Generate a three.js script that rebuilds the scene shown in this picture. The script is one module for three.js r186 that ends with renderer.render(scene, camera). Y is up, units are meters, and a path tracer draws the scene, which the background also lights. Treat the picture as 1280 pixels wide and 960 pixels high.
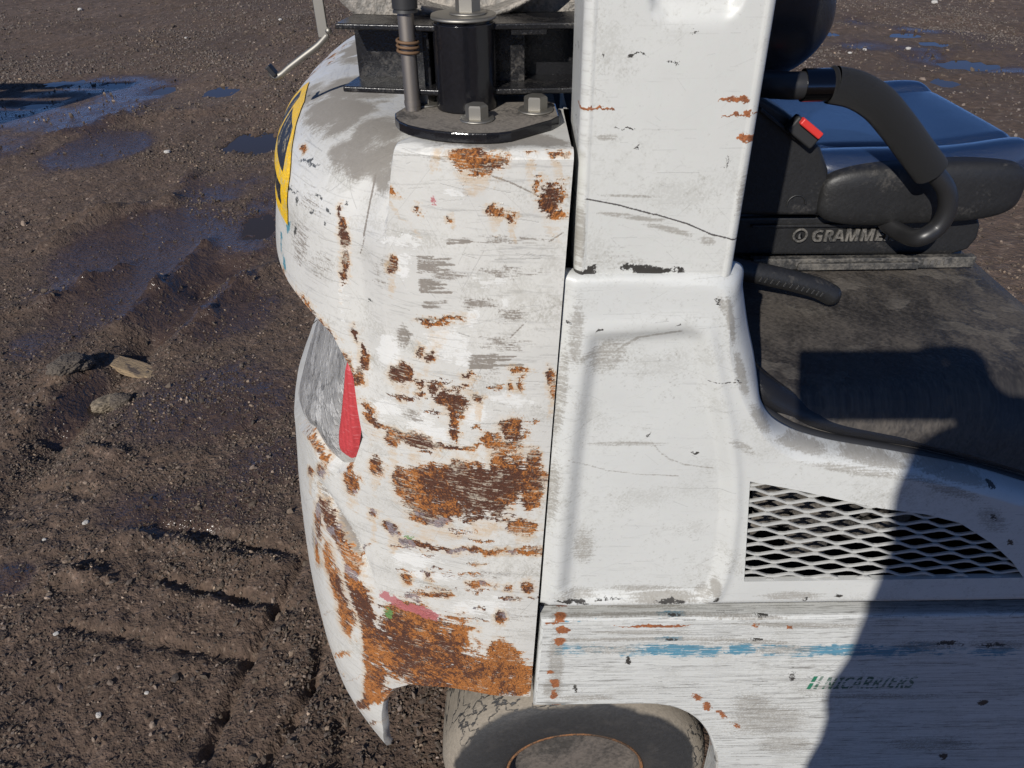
import * as THREE from 'three';
import { mergeGeometries, mergeVertices, toCreasedNormals } from 'three/addons/utils/BufferGeometryUtils.js';
import { RoundedBoxGeometry } from 'three/addons/geometries/RoundedBoxGeometry.js';
import { TextGeometry } from 'three/addons/geometries/TextGeometry.js';
import { FontLoader } from 'three/addons/loaders/FontLoader.js';
import { MarchingCubes } from 'three/addons/objects/MarchingCubes.js';

// ------------------------------------------------------------------ camera, sky, sun, exposure
const scene = new THREE.Scene();
const F = 967, TILT = 34.5 * Math.PI / 180, ROLL = 0.74 * Math.PI / 180;   // focal length in photo pixels
const camera = new THREE.PerspectiveCamera(2 * Math.atan(480 / F) * 180 / Math.PI, 4 / 3, 0.01, 1000);
const CAM = new THREE.Vector3(0, 1.36, 0.6);
const V = (x, y, z) => new THREE.Vector3(x, y, z);
const fwd = V(0, -Math.sin(TILT), -Math.cos(TILT)), up0 = V(0, Math.cos(TILT), -Math.sin(TILT)), ri0 = V(1, 0, 0);
const ri = ri0.clone().multiplyScalar(Math.cos(ROLL)).addScaledVector(up0, -Math.sin(ROLL));
const up = up0.clone().multiplyScalar(Math.cos(ROLL)).addScaledVector(ri0, Math.sin(ROLL));
camera.position.copy(CAM);
camera.quaternion.setFromRotationMatrix(new THREE.Matrix4().makeBasis(ri, up, fwd.clone().negate()));
camera.updateMatrixWorld();
scene.add(camera);

const SUN = V(-0.362, 0.512, 0.779).normalize();
const sun = new THREE.DirectionalLight(new THREE.Color(1, 0.96, 0.90), 5.0);
sun.position.copy(SUN).multiplyScalar(12);
sun.castShadow = true;
sun.shadow.mapSize.set(4096, 4096);
Object.assign(sun.shadow.camera, { left: -8, right: 8, top: 8, bottom: -8, near: 0.5, far: 40 });
scene.add(sun); scene.add(sun.target);

{ // clear winter sky: deep blue overhead, paler at the horizon, slightly brighter round the sun
  const w = 512, h = 256, d = new Float32Array(w * h * 4);
  for (let j = 0; j < h; j++) for (let i = 0; i < w; i++) {
    const el = ((j + 0.5) / h - 0.5) * Math.PI, az = ((i + 0.5) / w - 0.5) * 2 * Math.PI;
    const y = Math.sin(el), x = Math.cos(el) * Math.cos(az), z = Math.cos(el) * Math.sin(az);
    const t = Math.pow(1 - Math.max(0, y), 8), g = Math.pow(Math.max(0, x * SUN.x + y * SUN.y + z * SUN.z), 14) * 0.08;
    const o = (j * w + i) * 4;
    d[o] = 0.034 + 0.32 * t + g; d[o + 1] = 0.076 + 0.64 * t + g * 0.92; d[o + 2] = 0.20 + 1.35 * t + g * 0.8; d[o + 3] = 1;
  }
  const sky = new THREE.DataTexture(d, w, h, THREE.RGBAFormat, THREE.FloatType);
  sky.mapping = THREE.EquirectangularReflectionMapping; sky.magFilter = sky.minFilter = THREE.LinearFilter; sky.needsUpdate = true;
  scene.background = sky; scene.environment = sky;
}
const renderer = new THREE.WebGLRenderer({ antialias: true });
renderer.toneMapping = THREE.LinearToneMapping;
renderer.toneMappingExposure = 1.0;
renderer.shadowMap.enabled = true;
renderer.setSize(1024, 768);

// ------------------------------------------------------------------ helpers
const ray = (px, py) => ri.clone().multiplyScalar((px - 640) / F).addScaledVector(up, (480 - py) / F).add(fwd);
function at(px, py, axis, value) {            // the point in which the line of sight of a photo pixel meets a plane
  const d = ray(px, py); return CAM.clone().addScaledVector(d, (value - CAM[axis]) / d[axis]);
}
function toPx(p) { const r = p.clone().sub(CAM), d = r.dot(fwd); return [640 + F * r.dot(ri) / d, 480 - F * r.dot(up) / d]; }
function rng(seed) { let s = seed >>> 0; return () => { s = (s + 0x6d2b79f5) | 0; let t = Math.imul(s ^ (s >>> 15), 1 | s); t = (t + Math.imul(t ^ (t >>> 7), 61 | t)) ^ t; return ((t ^ (t >>> 14)) >>> 0) / 4294967296; }; }
const clamp = (x, a = 0, b = 1) => x < a ? a : x > b ? b : x, lerp = (a, b, t) => a + (b - a) * t;
const sstep = (a, b, x) => { const t = clamp((x - a) / (b - a)); return t * t * (3 - 2 * t); };
function interp(pts, x) {                       // piecewise linear through [[x, y], ...]
  if (x <= pts[0][0]) return pts[0][1];
  for (let i = 1; i < pts.length; i++) if (x <= pts[i][0]) return lerp(pts[i - 1][1], pts[i][1], (x - pts[i - 1][0]) / (pts[i][0] - pts[i - 1][0]));
  return pts[pts.length - 1][1];
}
function smoothI(pts, x) {                      // the same with eased joints (Catmull-Rom)
  const n = pts.length; if (x <= pts[0][0]) return pts[0][1]; if (x >= pts[n - 1][0]) return pts[n - 1][1];
  let i = 1; while (x > pts[i][0]) i++;
  const [x1, y1] = pts[i - 1], [x2, y2] = pts[i], p0 = pts[Math.max(0, i - 2)], p3 = pts[Math.min(n - 1, i + 1)], h = x2 - x1, t = (x - x1) / h;
  const m1 = (y2 - p0[1]) / (x2 - p0[0] || 1) * h, m2 = (p3[1] - y1) / (p3[0] - x1 || 1) * h, t2 = t * t, t3 = t2 * t;
  return (2 * t3 - 3 * t2 + 1) * y1 + (t3 - 2 * t2 + t) * m1 + (-2 * t3 + 3 * t2) * y2 + (t3 - t2) * m2;
}
// periodic fractal noise tile, 0..1, about 0.5 in the mean
function noiseTile(seed, size = 512, base = 4, octaves = 7, gain = 0.55) {
  const out = new Float32Array(size * size), r = rng(seed); let amp = 1, sum = 0, f = base;
  for (let o = 0; o < octaves && f <= size; o++, f *= 2, amp *= gain) {
    const g = new Float32Array(f * f).map(() => r()), k = f / size; sum += amp;
    for (let j = 0; j < size; j++) { const y = j * k, y0 = y | 0, ty = y - y0, sy = ty * ty * (3 - 2 * ty), a = (y0 % f) * f, b = ((y0 + 1) % f) * f;
      for (let i = 0; i < size; i++) { const x = i * k, x0 = x | 0, tx = x - x0, sx = tx * tx * (3 - 2 * tx), x1 = (x0 + 1) % f;
        const p = g[a + x0] + (g[a + x1] - g[a + x0]) * sx, q = g[b + x0] + (g[b + x1] - g[b + x0]) * sx; out[j * size + i] += amp * (p + (q - p) * sy); } }
  }
  for (let i = 0; i < out.length; i++) out[i] = clamp(0.5 + (out[i] / sum - 0.5) * 1.7);
  return (u, v) => { u *= size; v *= size; let x0 = Math.floor(u), y0 = Math.floor(v); const tx = u - x0, ty = v - y0; x0 &= size - 1; y0 &= size - 1;
    const x1 = (x0 + 1) & (size - 1), y1 = (y0 + 1) & (size - 1), A = out[y0 * size + x0], B = out[y0 * size + x1], C = out[y1 * size + x0], D = out[y1 * size + x1];
    const p = A + (B - A) * tx, q = C + (D - C) * tx; return p + (q - p) * ty; };
}
const N1 = noiseTile(11), N2 = noiseTile(23), N3 = noiseTile(37, 512, 16, 5, 0.6), N4 = noiseTile(51, 512, 32, 5, 0.75), N5 = noiseTile(77, 512, 4, 4, 0.5);
const toS = (c) => { c = clamp(c); return 255 * (c <= 0.0031308 ? 12.92 * c : 1.055 * Math.pow(c, 1 / 2.4) - 0.055); };
const SRGB = new Uint8Array(4097).map((_, i) => Math.round(toS(i / 4096)));
// color / roughness / bump textures from one function of the texel; half = the roughness map at half size
function textures(w, h, fn, { bump = true, rough = true } = {}) {
  const c = new Uint8Array(w * h * 4), b = bump && new Uint8Array(w * h * 4), rw = w >> 1, rh = h >> 1, g = rough && new Uint8Array(rw * rh * 4), o = { r: 0, g: 0, b: 0, rough: 0.5, bump: 0.5 };
  for (let j = 0; j < h; j++) for (let i = 0; i < w; i++) {
    const k = (j * w + i) * 4; fn((i + 0.5) / w, (j + 0.5) / h, o, i, j);
    c[k] = SRGB[clamp(o.r) * 4096 | 0]; c[k + 1] = SRGB[clamp(o.g) * 4096 | 0]; c[k + 2] = SRGB[clamp(o.b) * 4096 | 0]; c[k + 3] = 255;
    if (b) { b[k] = b[k + 1] = b[k + 2] = clamp(o.bump) * 255; b[k + 3] = 255; }
    if (g && !(i & 1) && !(j & 1)) { const q = ((j >> 1) * rw + (i >> 1)) * 4; g[q] = g[q + 1] = g[q + 2] = clamp(o.rough) * 255; g[q + 3] = 255; }
  }
  const mk = (d, ww, hh, srgb) => { const t = new THREE.DataTexture(d, ww, hh); t.magFilter = THREE.LinearFilter; t.minFilter = THREE.LinearMipmapLinearFilter; t.generateMipmaps = true; t.wrapS = t.wrapT = THREE.RepeatWrapping; if (srgb) t.colorSpace = THREE.SRGBColorSpace; t.needsUpdate = true; return t; };
  return { map: mk(c, w, h, true), bumpMap: b ? mk(b, w, h) : null, roughnessMap: g ? mk(g, rw, rh) : null };
}
// mask of worn spots on a surface: u0..v1 in metres, spots given in photo pixels through map(px, py) -> [u, v]
class Mask {
  constructor(w, h, u0, u1, v0, v1, map) { Object.assign(this, { w, h, u0, u1, v0, v1, map, a: new Float32Array(w * h) }); }
  spot(px, py, hw, hh, rot = 0, amp = 1) {
    const c = this.map(px, py), a = this.map(px + 2, py), b = this.map(px, py + 2); if (!c || !a || !b) return;
    const J = [(a[0] - c[0]) / 2, (b[0] - c[0]) / 2, (a[1] - c[1]) / 2, (b[1] - c[1]) / 2], lim = 0.0022; for (const k of [0, 1]) { const l = Math.hypot(J[k], J[k + 2]); if (l > lim) { J[k] *= lim / l; J[k + 2] *= lim / l; } }
    const det = J[0] * J[3] - J[1] * J[2]; if (Math.abs(det) < 1e-10) return;
    const R = Math.max(hw, hh), ru = (Math.abs(J[0]) + Math.abs(J[1])) * R, rv = (Math.abs(J[2]) + Math.abs(J[3])) * R, su = this.w / (this.u1 - this.u0), sv = this.h / (this.v1 - this.v0);
    const cr = Math.cos(rot * Math.PI / 180), sr = Math.sin(rot * Math.PI / 180);
    const i0 = Math.max(0, Math.floor((c[0] - ru - this.u0) * su)), i1 = Math.min(this.w - 1, Math.ceil((c[0] + ru - this.u0) * su)), j0 = Math.max(0, Math.floor((c[1] - rv - this.v0) * sv)), j1 = Math.min(this.h - 1, Math.ceil((c[1] + rv - this.v0) * sv));
    for (let j = j0; j <= j1; j++) for (let i = i0; i <= i1; i++) {
      const du = this.u0 + (i + 0.5) / su - c[0], dv = this.v0 + (j + 0.5) / sv - c[1], x = (J[3] * du - J[1] * dv) / det, y = (-J[2] * du + J[0] * dv) / det;
      const ex = (x * cr + y * sr) / hw, ey = (-x * sr + y * cr) / hh, d = 1 - Math.sqrt(ex * ex + ey * ey); if (d <= 0) continue;
      const k = j * this.w + i, v = amp * Math.min(1, d * 1.8); if (v > this.a[k]) this.a[k] = v;
    }
  }
  line(pts, width, amp = 1) { for (let n = 1; n < pts.length; n++) { const [x0, y0] = pts[n - 1], [x1, y1] = pts[n], L = Math.hypot(x1 - x0, y1 - y0), m = Math.ceil(L / Math.max(6, width)), rot = Math.atan2(y1 - y0, x1 - x0) * 180 / Math.PI;
    for (let k = 0; k <= m; k++) this.spot(lerp(x0, x1, k / m), lerp(y0, y1, k / m), Math.max(7, width * 1.3), width, rot, amp); } }
  get(i, j) { return this.a[j * this.w + i]; }
}
// a sheet of (nu + 1) x (nv + 1) points; fn(i, j) gives [x, y, z, u, v]; keep(i, j) says which quads exist
function sheet(nu, nv, fn, keep, flip = false) {
  const p = new Float32Array((nu + 1) * (nv + 1) * 3), t = new Float32Array((nu + 1) * (nv + 1) * 2), ix = [];
  for (let j = 0; j <= nv; j++) for (let i = 0; i <= nu; i++) { const q = fn(i, j), k = j * (nu + 1) + i; p[k * 3] = q[0]; p[k * 3 + 1] = q[1]; p[k * 3 + 2] = q[2]; t[k * 2] = q[3] ?? i / nu; t[k * 2 + 1] = q[4] ?? j / nv; }
  for (let j = 0; j < nv; j++) for (let i = 0; i < nu; i++) { if (keep && !keep(i, j)) continue; const a = j * (nu + 1) + i, b = a + 1, c = a + nu + 1, d = c + 1; if (flip) ix.push(a, c, b, b, c, d); else ix.push(a, b, c, b, d, c); }
  const g = new THREE.BufferGeometry(); g.setAttribute('position', new THREE.BufferAttribute(p, 3)); g.setAttribute('uv', new THREE.BufferAttribute(t, 2)); g.setIndex(ix); g.computeVertexNormals(); return g;
}
const strip = (g) => { const o = g.index ? g.toNonIndexed() : g.clone(); for (const k of Object.keys(o.attributes)) if (!['position', 'normal', 'uv'].includes(k)) o.deleteAttribute(k); return o; };
const join = (...gs) => mergeGeometries(gs.flat().map(strip));
const box = (sx, sy, sz, x, y, z, r = 0.002) => { const g = r ? new RoundedBoxGeometry(sx, sy, sz, 2, Math.min(r, sx / 2.1, sy / 2.1, sz / 2.1)) : new THREE.BoxGeometry(sx, sy, sz); return g.translate(x, y, z); };
const cyl = (r0, r1, h, x, y, z, n = 32) => new THREE.CylinderGeometry(r0, r1, h, n).translate(x, y, z);
const tube = (pts, r, n = 40, m = 12, closed = false) => new THREE.TubeGeometry(new THREE.CatmullRomCurve3(pts.map((p) => p.isVector3 ? p : V(...p)), closed, 'centripetal'), n, r, m, closed);
function boxUV(g) {                              // uv in metres on the plane that each face lies in
  const o = g.index ? g.toNonIndexed() : g, p = o.attributes.position, n = p.count, t = new Float32Array(n * 2), a = V(0, 0, 0), b = V(0, 0, 0), c = V(0, 0, 0);
  for (let i = 0; i < n; i += 3) { a.fromBufferAttribute(p, i); b.fromBufferAttribute(p, i + 1); c.fromBufferAttribute(p, i + 2); const q = b.clone().sub(a).cross(c.clone().sub(a)), x = Math.abs(q.x), y = Math.abs(q.y), z = Math.abs(q.z);
    for (const [k, v] of [a, b, c].entries()) { t[(i + k) * 2] = x > y && x > z ? v.z : v.x; t[(i + k) * 2 + 1] = y > x && y > z ? v.z : v.y; } }
  o.setAttribute('uv', new THREE.BufferAttribute(t, 2)); return o;
}
function mesh(name, g, m, parent = scene, label) { if (m.userData?.box) g = boxUV(g); const o = new THREE.Mesh(g, m); o.name = name; o.castShadow = o.receiveShadow = true; parent.add(o); if (label) o.userData.label = label; return o; }
function group(name, parent = scene) { const o = new THREE.Group(); o.name = name; parent.add(o); return o; }
const tag = (o, label, category, group, kind) => { if (label) o.userData.label = label; if (category) o.userData.category = category; if (group) o.userData.group = group; if (kind) o.userData.kind = kind; return o; };
const lin = (r, g, b) => new THREE.Color().setRGB(r, g, b);
const std = (r, g, b, roughness = 0.6, metalness = 0, more = {}) => new THREE.MeshStandardMaterial({ color: lin(r, g, b), roughness, metalness, ...more });
// a small tiling texture of grimy dust over a base colour, used by the dark parts
function grimy(base, dust, cover, size, rBase, rDust, scale, bumpM, seedShift = 0) {
  const t = textures(size, size, (u, v, o) => {
    const a = N1(u + seedShift, v), b = N4(u * 2, v * 2 + seedShift), c = N2(u * 3 + seedShift, v * 3), m = sstep(1 - cover - 0.2, 1 - cover + 0.2, a * 0.6 + b * 0.25 + c * 0.15), k = 0.75 + 0.5 * b;
    o.r = lerp(base[0], dust[0], m) * k; o.g = lerp(base[1], dust[1], m) * k; o.b = lerp(base[2], dust[2], m) * k; o.rough = lerp(rBase, rDust, m); o.bump = 0.4 * b + 0.4 * m * c;
  });
  for (const k of ['map', 'bumpMap', 'roughnessMap']) t[k].repeat.set(scale, scale);
  const m = new THREE.MeshStandardMaterial({ ...t, roughness: 1, bumpScale: bumpM }); m.userData.box = true; return m;
}
const MAT = {
  paintedSteel: std(0.09, 0.085, 0.08, 0.8),
  zinc: std(0.30, 0.285, 0.255, 0.55, 1),
  dullSteel: std(0.30, 0.27, 0.24, 0.55, 1),
  rubber: std(0.018, 0.018, 0.019, 0.6),
};
const font = await new FontLoader().loadAsync('fonts/droid/droid_sans_bold.typeface.json');
// ------------------------------------------------------------------ the forklift: one thing, everything below is a part of it
const forklift = tag(group('forklift'), 'scraped and rusty white forklift truck seen from its rear corner', 'forklift');
const MIDZ = -0.55;                                             // the truck's middle plane; its near side lies in z = 0

// --- counterweight: plan curve from the seam with the side panel round to the middle of the rear
const planPts = [[0.05, 0], [0.02, -0.001], [-0.015, -0.004], [-0.05, -0.0115], [-0.09, -0.0275], [-0.14, -0.063], [-0.187, -0.115], [-0.226, -0.185], [-0.255, -0.27], [-0.279, -0.4], [-0.288, MIDZ]];
const planCurve = new THREE.CatmullRomCurve3(planPts.map(([x, z]) => V(x, 0, z)), false, 'centripetal'); planCurve.arcLengthDivisions = 600;
const SL = planCurve.getLength();
const planTab = Array.from({ length: 601 }, (_, i) => { const p = planCurve.getPointAt(i / 600), t = planCurve.getTangentAt(i / 600); return [p.x, p.z, t.z, -t.x]; });  // outward normal
const SMAX = SL;
function planAt(s) { const k = clamp(s / SL) * 600, i = Math.min(599, k | 0), t = k - i, a = planTab[i], b = planTab[i + 1]; const n = [lerp(a[2], b[2], t), lerp(a[3], b[3], t)], l = Math.hypot(...n) || 1; return [lerp(a[0], b[0], t), lerp(a[1], b[1], t), n[0] / l, n[1] / l]; }
const bulge = [[0.1, 0.005], [0.2, 0.04], [0.3, 0.062], [0.45, 0.068], [0.6, 0.06], [0.72, 0.048], [0.85, 0.038], [0.97, 0.027], [1.06, 0.011], [1.14, 0]];
const seamX = (y) => 0.0187 + (y - 0.4542) * 0.0455 - 0.05;      // the front edge leans
const S1 = 0.152;                                                // where the corner column ends
const colW = (s) => 1 - sstep(S1 - 0.006, S1 + 0.02, s);
function wall(s, y, inset = 0) {
  const [x, z, nx, nz] = planAt(s), w = sstep(0.08, 0.34, s), valley = -0.006 * Math.exp(-(((s - 0.205) / 0.02) ** 2)) * sstep(0.86, 0.95, y);
  const gy = interp([[0.21, 0.60], [0.2268, 0.634], [0.2377, 0.658], [0.2528, 0.677], [0.2693, 0.694], [0.285, 0.708], [0.34, 0.74]], s), groove = -0.012 * Math.exp(-(((y - gy) / 0.017) ** 2)) * sstep(0.215, 0.24, s) * sstep(0.33, 0.28, s);
  const off = groove + smoothI(bulge, y) * w + valley - inset + 0.0022 * (N5(s * 1.3, y * 1.1) - 0.5) + 0.0012 * (N1(s * 2.1, y * 2.3) - 0.5);
  return [x + nx * off + seamX(y) * (1 - sstep(0, 0.14, s)), y, z + nz * off, nx, nz];
}
const shoulder = (s) => { const c = colW(s), rx = lerp(0.115, 0.006, c), ry = lerp(0.085, 0.006, c), top = lerp(1.142, 1.166, c); return { rx, ry, top, y: top - ry, L: 1.5708 * Math.sqrt((rx * rx + ry * ry) / 2) }; };
function cwPoint(s, v) {                                          // v: height up to the shoulder, then length along the shoulder and the top
  const q = shoulder(s); if (v <= q.y) return V(...wall(s, v).slice(0, 3));
  const a = (v - q.y) / q.L, th = Math.min(1, a) * Math.PI / 2, ins = q.rx * (1 - Math.cos(th)) + Math.max(0, v - q.y - q.L), p = wall(s, q.y);
  return V(p[0] - p[3] * ins, q.y + q.ry * Math.sin(th) - (a > 1 ? 0.003 * (a - 1) * (1 - colW(s)) : 0), p[2] - p[4] * ins);
}
const cwTab = []; for (let i = 0; i <= 110; i++) for (let j = 0; j <= 150; j++) { const a = i / 110 * 0.5, b = 0.15 + j / 150 * 1.15; cwTab.push([a, b, ...toPx(cwPoint(a, b))]); }
function cwAt(px, py) {                                           // photo pixel -> (s, v) on the counterweight
  let best = 1e9, s = 0, v = 0; for (const q of cwTab) { const d = (q[2] - px) ** 2 + (q[3] - py) ** 2; if (d < best) { best = d; s = q[0]; v = q[1]; } }
  for (let h = 0.004; h > 2e-5;) { let hit = false; for (const [a, b] of [[h, 0], [-h, 0], [0, h], [0, -h]]) { const s2 = clamp(s + a, 0, SMAX), v2 = v + b, q = toPx(cwPoint(s2, v2)), d = (q[0] - px) ** 2 + (q[1] - py) ** 2; if (d < best - 1e-9) { best = d; s = s2; v = v2; hit = true; } } if (!hit) h /= 2; }
  return [s, v];
}
const cwMemo = new Map(), cwMap = (px, py) => { const k = px + ',' + py; if (!cwMemo.has(k)) cwMemo.set(k, cwAt(px, py)); return cwMemo.get(k); };
// edges of the lamp pocket and of the wheel arch, read off the photograph
const bySort = (l) => l.sort((a, b) => a[0] - b[0]);
const pocketEnd = [Math.min(cwAt(447, 505)[0], cwAt(446, 545)[0]) - 0.003, 0.842];
const pocketTop = bySort([pocketEnd, ...[[446, 505], [441, 466], [431, 447], [416, 419], [401, 403], [384, 383], [366, 360]].map((p) => cwAt(...p))].concat([[0.47, 0.985], [SMAX + 0.01, 0.985]]));
const pocketLow = bySort([pocketEnd, ...[[444, 575], [436, 590], [420, 591], [403, 576], [386, 547], [374, 523]].map((p) => cwAt(...p))].filter((p) => p[0] < 0.33).concat([[0.36, 0.765], [0.47, 0.72], [SMAX + 0.01, 0.70]]));
const archA = cwAt(512, 857), archB = cwAt(480, 915);
const botY = [[0, 0.449], [archA[0] - 0.05, 0.446], [archA[0], archA[1]], [lerp(archA[0], archB[0], 0.4), lerp(archA[1], archB[1], 0.14)], [lerp(archA[0], archB[0], 0.72), lerp(archA[1], archB[1], 0.4)], [lerp(archA[0], archB[0], 0.9), lerp(archA[1], archB[1], 0.7)], [archB[0], archB[1]], [archB[0] + 0.03, 0.17], [SMAX + 0.01, 0.16]];

// the pocket floor and the lamp lean back under the overhang, more so towards the rear
const lean = (s, t) => 0.082 * Math.pow(clamp(t), 1.15) * sstep(0.225, 0.33, s);
// --- paint, rust and scrapes of the counterweight
const CW_U = 0.66, CW_V0 = 0.12, CW_V1 = 1.42;
const cwMat = (() => {
  const W = 2048, H = 2048, mk = () => new Mask(W, H, 0, CW_U, CW_V0, CW_V1, cwMap);
  const rust = mk(), stain = mk(), scuff = mk(), chalk = mk(), red = mk(), green = mk(), dust = mk(), dark = mk(), teal = mk(), deep = mk();
  const R = (l, a = 1) => { for (const [x, y, w, h, r = 0] of l) { rust.spot(x, y, w * 1.35 + 1, h * 1.35 + 1, r, a); stain.spot(x, y, w * 1.5 + 7, h * 1.5 + 6, r, 0.8); if (w > 3 && y < 700) stain.spot(x, y + h + 12, w * 0.8 + 2, 24, 0, 0.62); } };
  // upper column
  R([[596, 203, 33, 13], [578, 197, 16, 8], [540, 187, 10, 5], [602, 188, 16, 4], [691, 250, 15, 18], [674, 231, 5, 11], [702, 268, 9, 6], [618, 267, 8, 5], [637, 272, 5, 4], [527, 262, 3, 7], [564, 278, 2, 2], [487, 238, 9, 3, 20], [664, 192, 7, 3], [697, 190, 9, 3], [379, 186, 3, 4],
    [429, 289, 5, 22], [430, 336, 4, 22], [427, 262, 4, 8], [490, 332, 7, 10], [551, 403, 30, 4], [446, 416, 4, 11], [522, 439, 3, 7], [536, 445, 7, 6], [502, 467, 17, 12], [528, 479, 8, 4], [527, 490, 7, 3], [456, 448, 5, 20], [543, 484, 5, 13], [563, 500, 22, 8, 12], [569, 505, 10, 13], [571, 533, 6, 22],
    [596, 497, 5, 4], [582, 484, 5, 2], [587, 472, 9, 2], [648, 464, 11, 3], [653, 480, 3, 8], [637, 484, 2, 7], [689, 479, 4, 20], [461, 513, 11, 3, 40], [468, 526, 20, 3, 38], [492, 549, 10, 8], [520, 553, 18, 8, 12], [546, 556, 9, 4], [612, 553, 10, 10], [643, 538, 18, 18], [632, 560, 10, 6],
    [582, 559, 32, 2], [441, 602, 11, 14], [469, 582, 8, 11], [448, 474, 5, 12], [436, 585, 6, 8]]);
  // the big corroded belt, the lines under it and the corroded foot
  R([[560, 592, 50, 12], [520, 612, 26, 22], [555, 622, 45, 30], [600, 616, 40, 34], [640, 600, 30, 28], [666, 612, 13, 34], [655, 658, 22, 8], [540, 645, 30, 10], [498, 596, 9, 12], [490, 660, 11, 6, 30], [467, 643, 5, 6], [625, 580, 12, 14], [668, 575, 10, 14]]);
  for (const p of [[[501, 675], [530, 683], [565, 688], [620, 690], [674, 690]]]) rust.line(p, 4.5, 0.95), stain.line(p, 10, 0.7);
  R([[547, 744, 20, 3], [599, 733, 17, 2.5], [638, 735, 7, 3], [662, 733, 9, 7], [625, 773, 7, 7], [580, 787, 14, 2], [536, 720, 4, 5], [508, 726, 4, 6]]);
  R([[505, 775, 26, 26], [520, 795, 38, 34], [545, 812, 40, 42], [560, 840, 60, 34], [610, 850, 55, 26], [628, 822, 20, 20], [646, 852, 26, 26], [500, 830, 25, 22], [575, 800, 14, 22], [484, 800, 18, 25]]);
  // the bumper behind the column
  for (const [p, w] of [[[[402, 632], [414, 660], [432, 690], [446, 725], [462, 765], [474, 800]], 8], [[[440, 720], [455, 765], [470, 815], [478, 845]], 11], [[[462, 800], [464, 840], [462, 870], [466, 905]], 9]]) rust.line(p, w * 1.3, 0.95), stain.line(p, w * 2, 0.8);
  R([[415, 720, 3, 22, -10], [428, 757, 4, 26, -12], [436, 790, 5, 20, -14], [396, 690, 3, 20, -8], [444, 820, 5, 24, -14], [405, 760, 2, 18, -14], [388, 590, 5, 5], [400, 590, 5, 6], [452, 690, 6, 10, -30]]);
  R([[420, 730, 8, 26, -12], [432, 770, 9, 30, -14], [442, 800, 9, 26, -14], [410, 700, 6, 22, -10],  [398, 655, 6, 24, -8], [392, 700, 8, 26, -8], [404, 770, 8, 30, -14], [424, 820, 9, 26, -18]], 0.78);
  R([[452, 845, 14, 34, -10], [462, 878, 13, 34, -5], [440, 850, 10, 30, -20], [470, 850, 12, 20, 0]], 1.3);
  for (const [p, w] of [[[[349, 330], [366, 362], [388, 390], [402, 406], [418, 424], [432, 450], [441, 470]], 4], [[[366, 500], [372, 525], [386, 550], [405, 580]], 3], [[[372, 600], [378, 640], [386, 700]], 3], [[[389, 720], [400, 770], [414, 812], [436, 860]], 5]]) rust.line(p, w, 0.7), stain.line(p, w * 2.2, 0.7);
  for (const [x, y, w, h] of [[642, 850, 34, 30], [590, 606, 70, 26], [643, 538, 24, 24], [691, 250, 18, 22], [600, 640, 50, 20], [545, 555, 50, 14],]) deep.spot(x, y, w, h, 0, 1);
  { const q = rng(44); for (let n = 0; n < 55; n++) { const x = 470 + 200 * q(), y = 380 + 400 * Math.sqrt(q()), L = 6 + 40 * q() * q(), d = (x - 590) / 60; rust.line([[x, y], [x + L, y + L * -0.03 * d]], 1.3 + q(), 0.62 + 0.3 * q()); stain.spot(x + L / 2, y, L * 0.6 + 4, 5, 0, 0.5); } }
  // scrapes, filler, dust, foreign paint
  for (const [x, y, w, h, r = 0, a = 1] of [ [560, 345, 34, 8, 0, 0.9], [395, 680, 14, 60, -10, 0.8], [420, 760, 16, 60, -15, 0.8], [440, 820, 14, 50, -18, 0.8], [405, 620, 14, 40, -10, 0.7], [375, 300, 16, 40, 0, 0.6], [400, 330, 20, 30, 0, 0.5], [640, 395, 26, 14, 0, 0.8], [600, 380, 30, 10, 0, 0.7], [505, 420, 12, 18], [520, 520, 20, 12, 20, 0.8], [436, 667, 14, 42, -22, 1.6], [557, 842, 24, 4], [565, 200, 60, 6, 5, 0.5], [620, 300, 70, 8, 0, 0.5], [640, 340, 60, 10, 0, 0.6], [625, 430, 50, 14, 0, 0.55], [600, 720, 70, 8, 0, 0.5], [480, 340, 20, 26, 0, 0.4], [610, 460, 26, 30, 0, 0.4], [640, 770, 30, 14, 0, 0.5], [385, 250, 16, 30, -20, 0.4]]) scuff.spot(x, y, w, h, r, a);
  { const q = rng(12); for (const [y0, y1, x0, w] of [[321, 342, 524, 34], [350, 366, 527, 26], [378, 386, 531, 20], [398, 402, 520, 40], [300, 306, 560, 40], [445, 462, 590, 50]]) for (let y = y0; y < y1; y += 2.2) { const x = x0 + 4 * q(), L = w * (0.35 + 0.9 * q()); scuff.line([[x, y], [x + L, y - 2 + 3 * q()]], 1.9, 1.5 - 0.5 * q()); } }
  scuff.line([[469, 222], [462, 255], [455, 292]], 1.6, 1.6); scuff.line([[610, 218], [640, 229], [671, 244]], 1.6, 1.2); scuff.line([[640, 420], [655, 405]], 1.4, 1); scuff.line([[690, 300], [702, 292]], 1.4, 1); scuff.line([[455, 300], [452, 312]], 1.4, 1);
  for (const [x, y, w, h, a = 1] of [[431, 330, 7, 95], [485, 440, 22, 22], [560, 430, 32, 26], [545, 545, 40, 20], [530, 530, 30, 18], [632, 380, 5, 10], [560, 250, 20, 12, 0.6], [480, 515, 24, 18], [420, 470, 10, 30], [520, 700, 40, 12], [600, 760, 50, 16, 0.7], [505, 335, 16, 24], [555, 418, 34, 8], [580, 445, 12, 22], [530, 440, 20, 14], [590, 400, 10, 14], [500, 300, 30, 8, 0.8], [640, 500, 40, 10, 0.8], [610, 350, 40, 6, 0.7], [550, 720, 60, 8, 0.8], [590, 520, 30, 18, 0.8]]) chalk.spot(x, y, w, h, 0, a);
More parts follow.
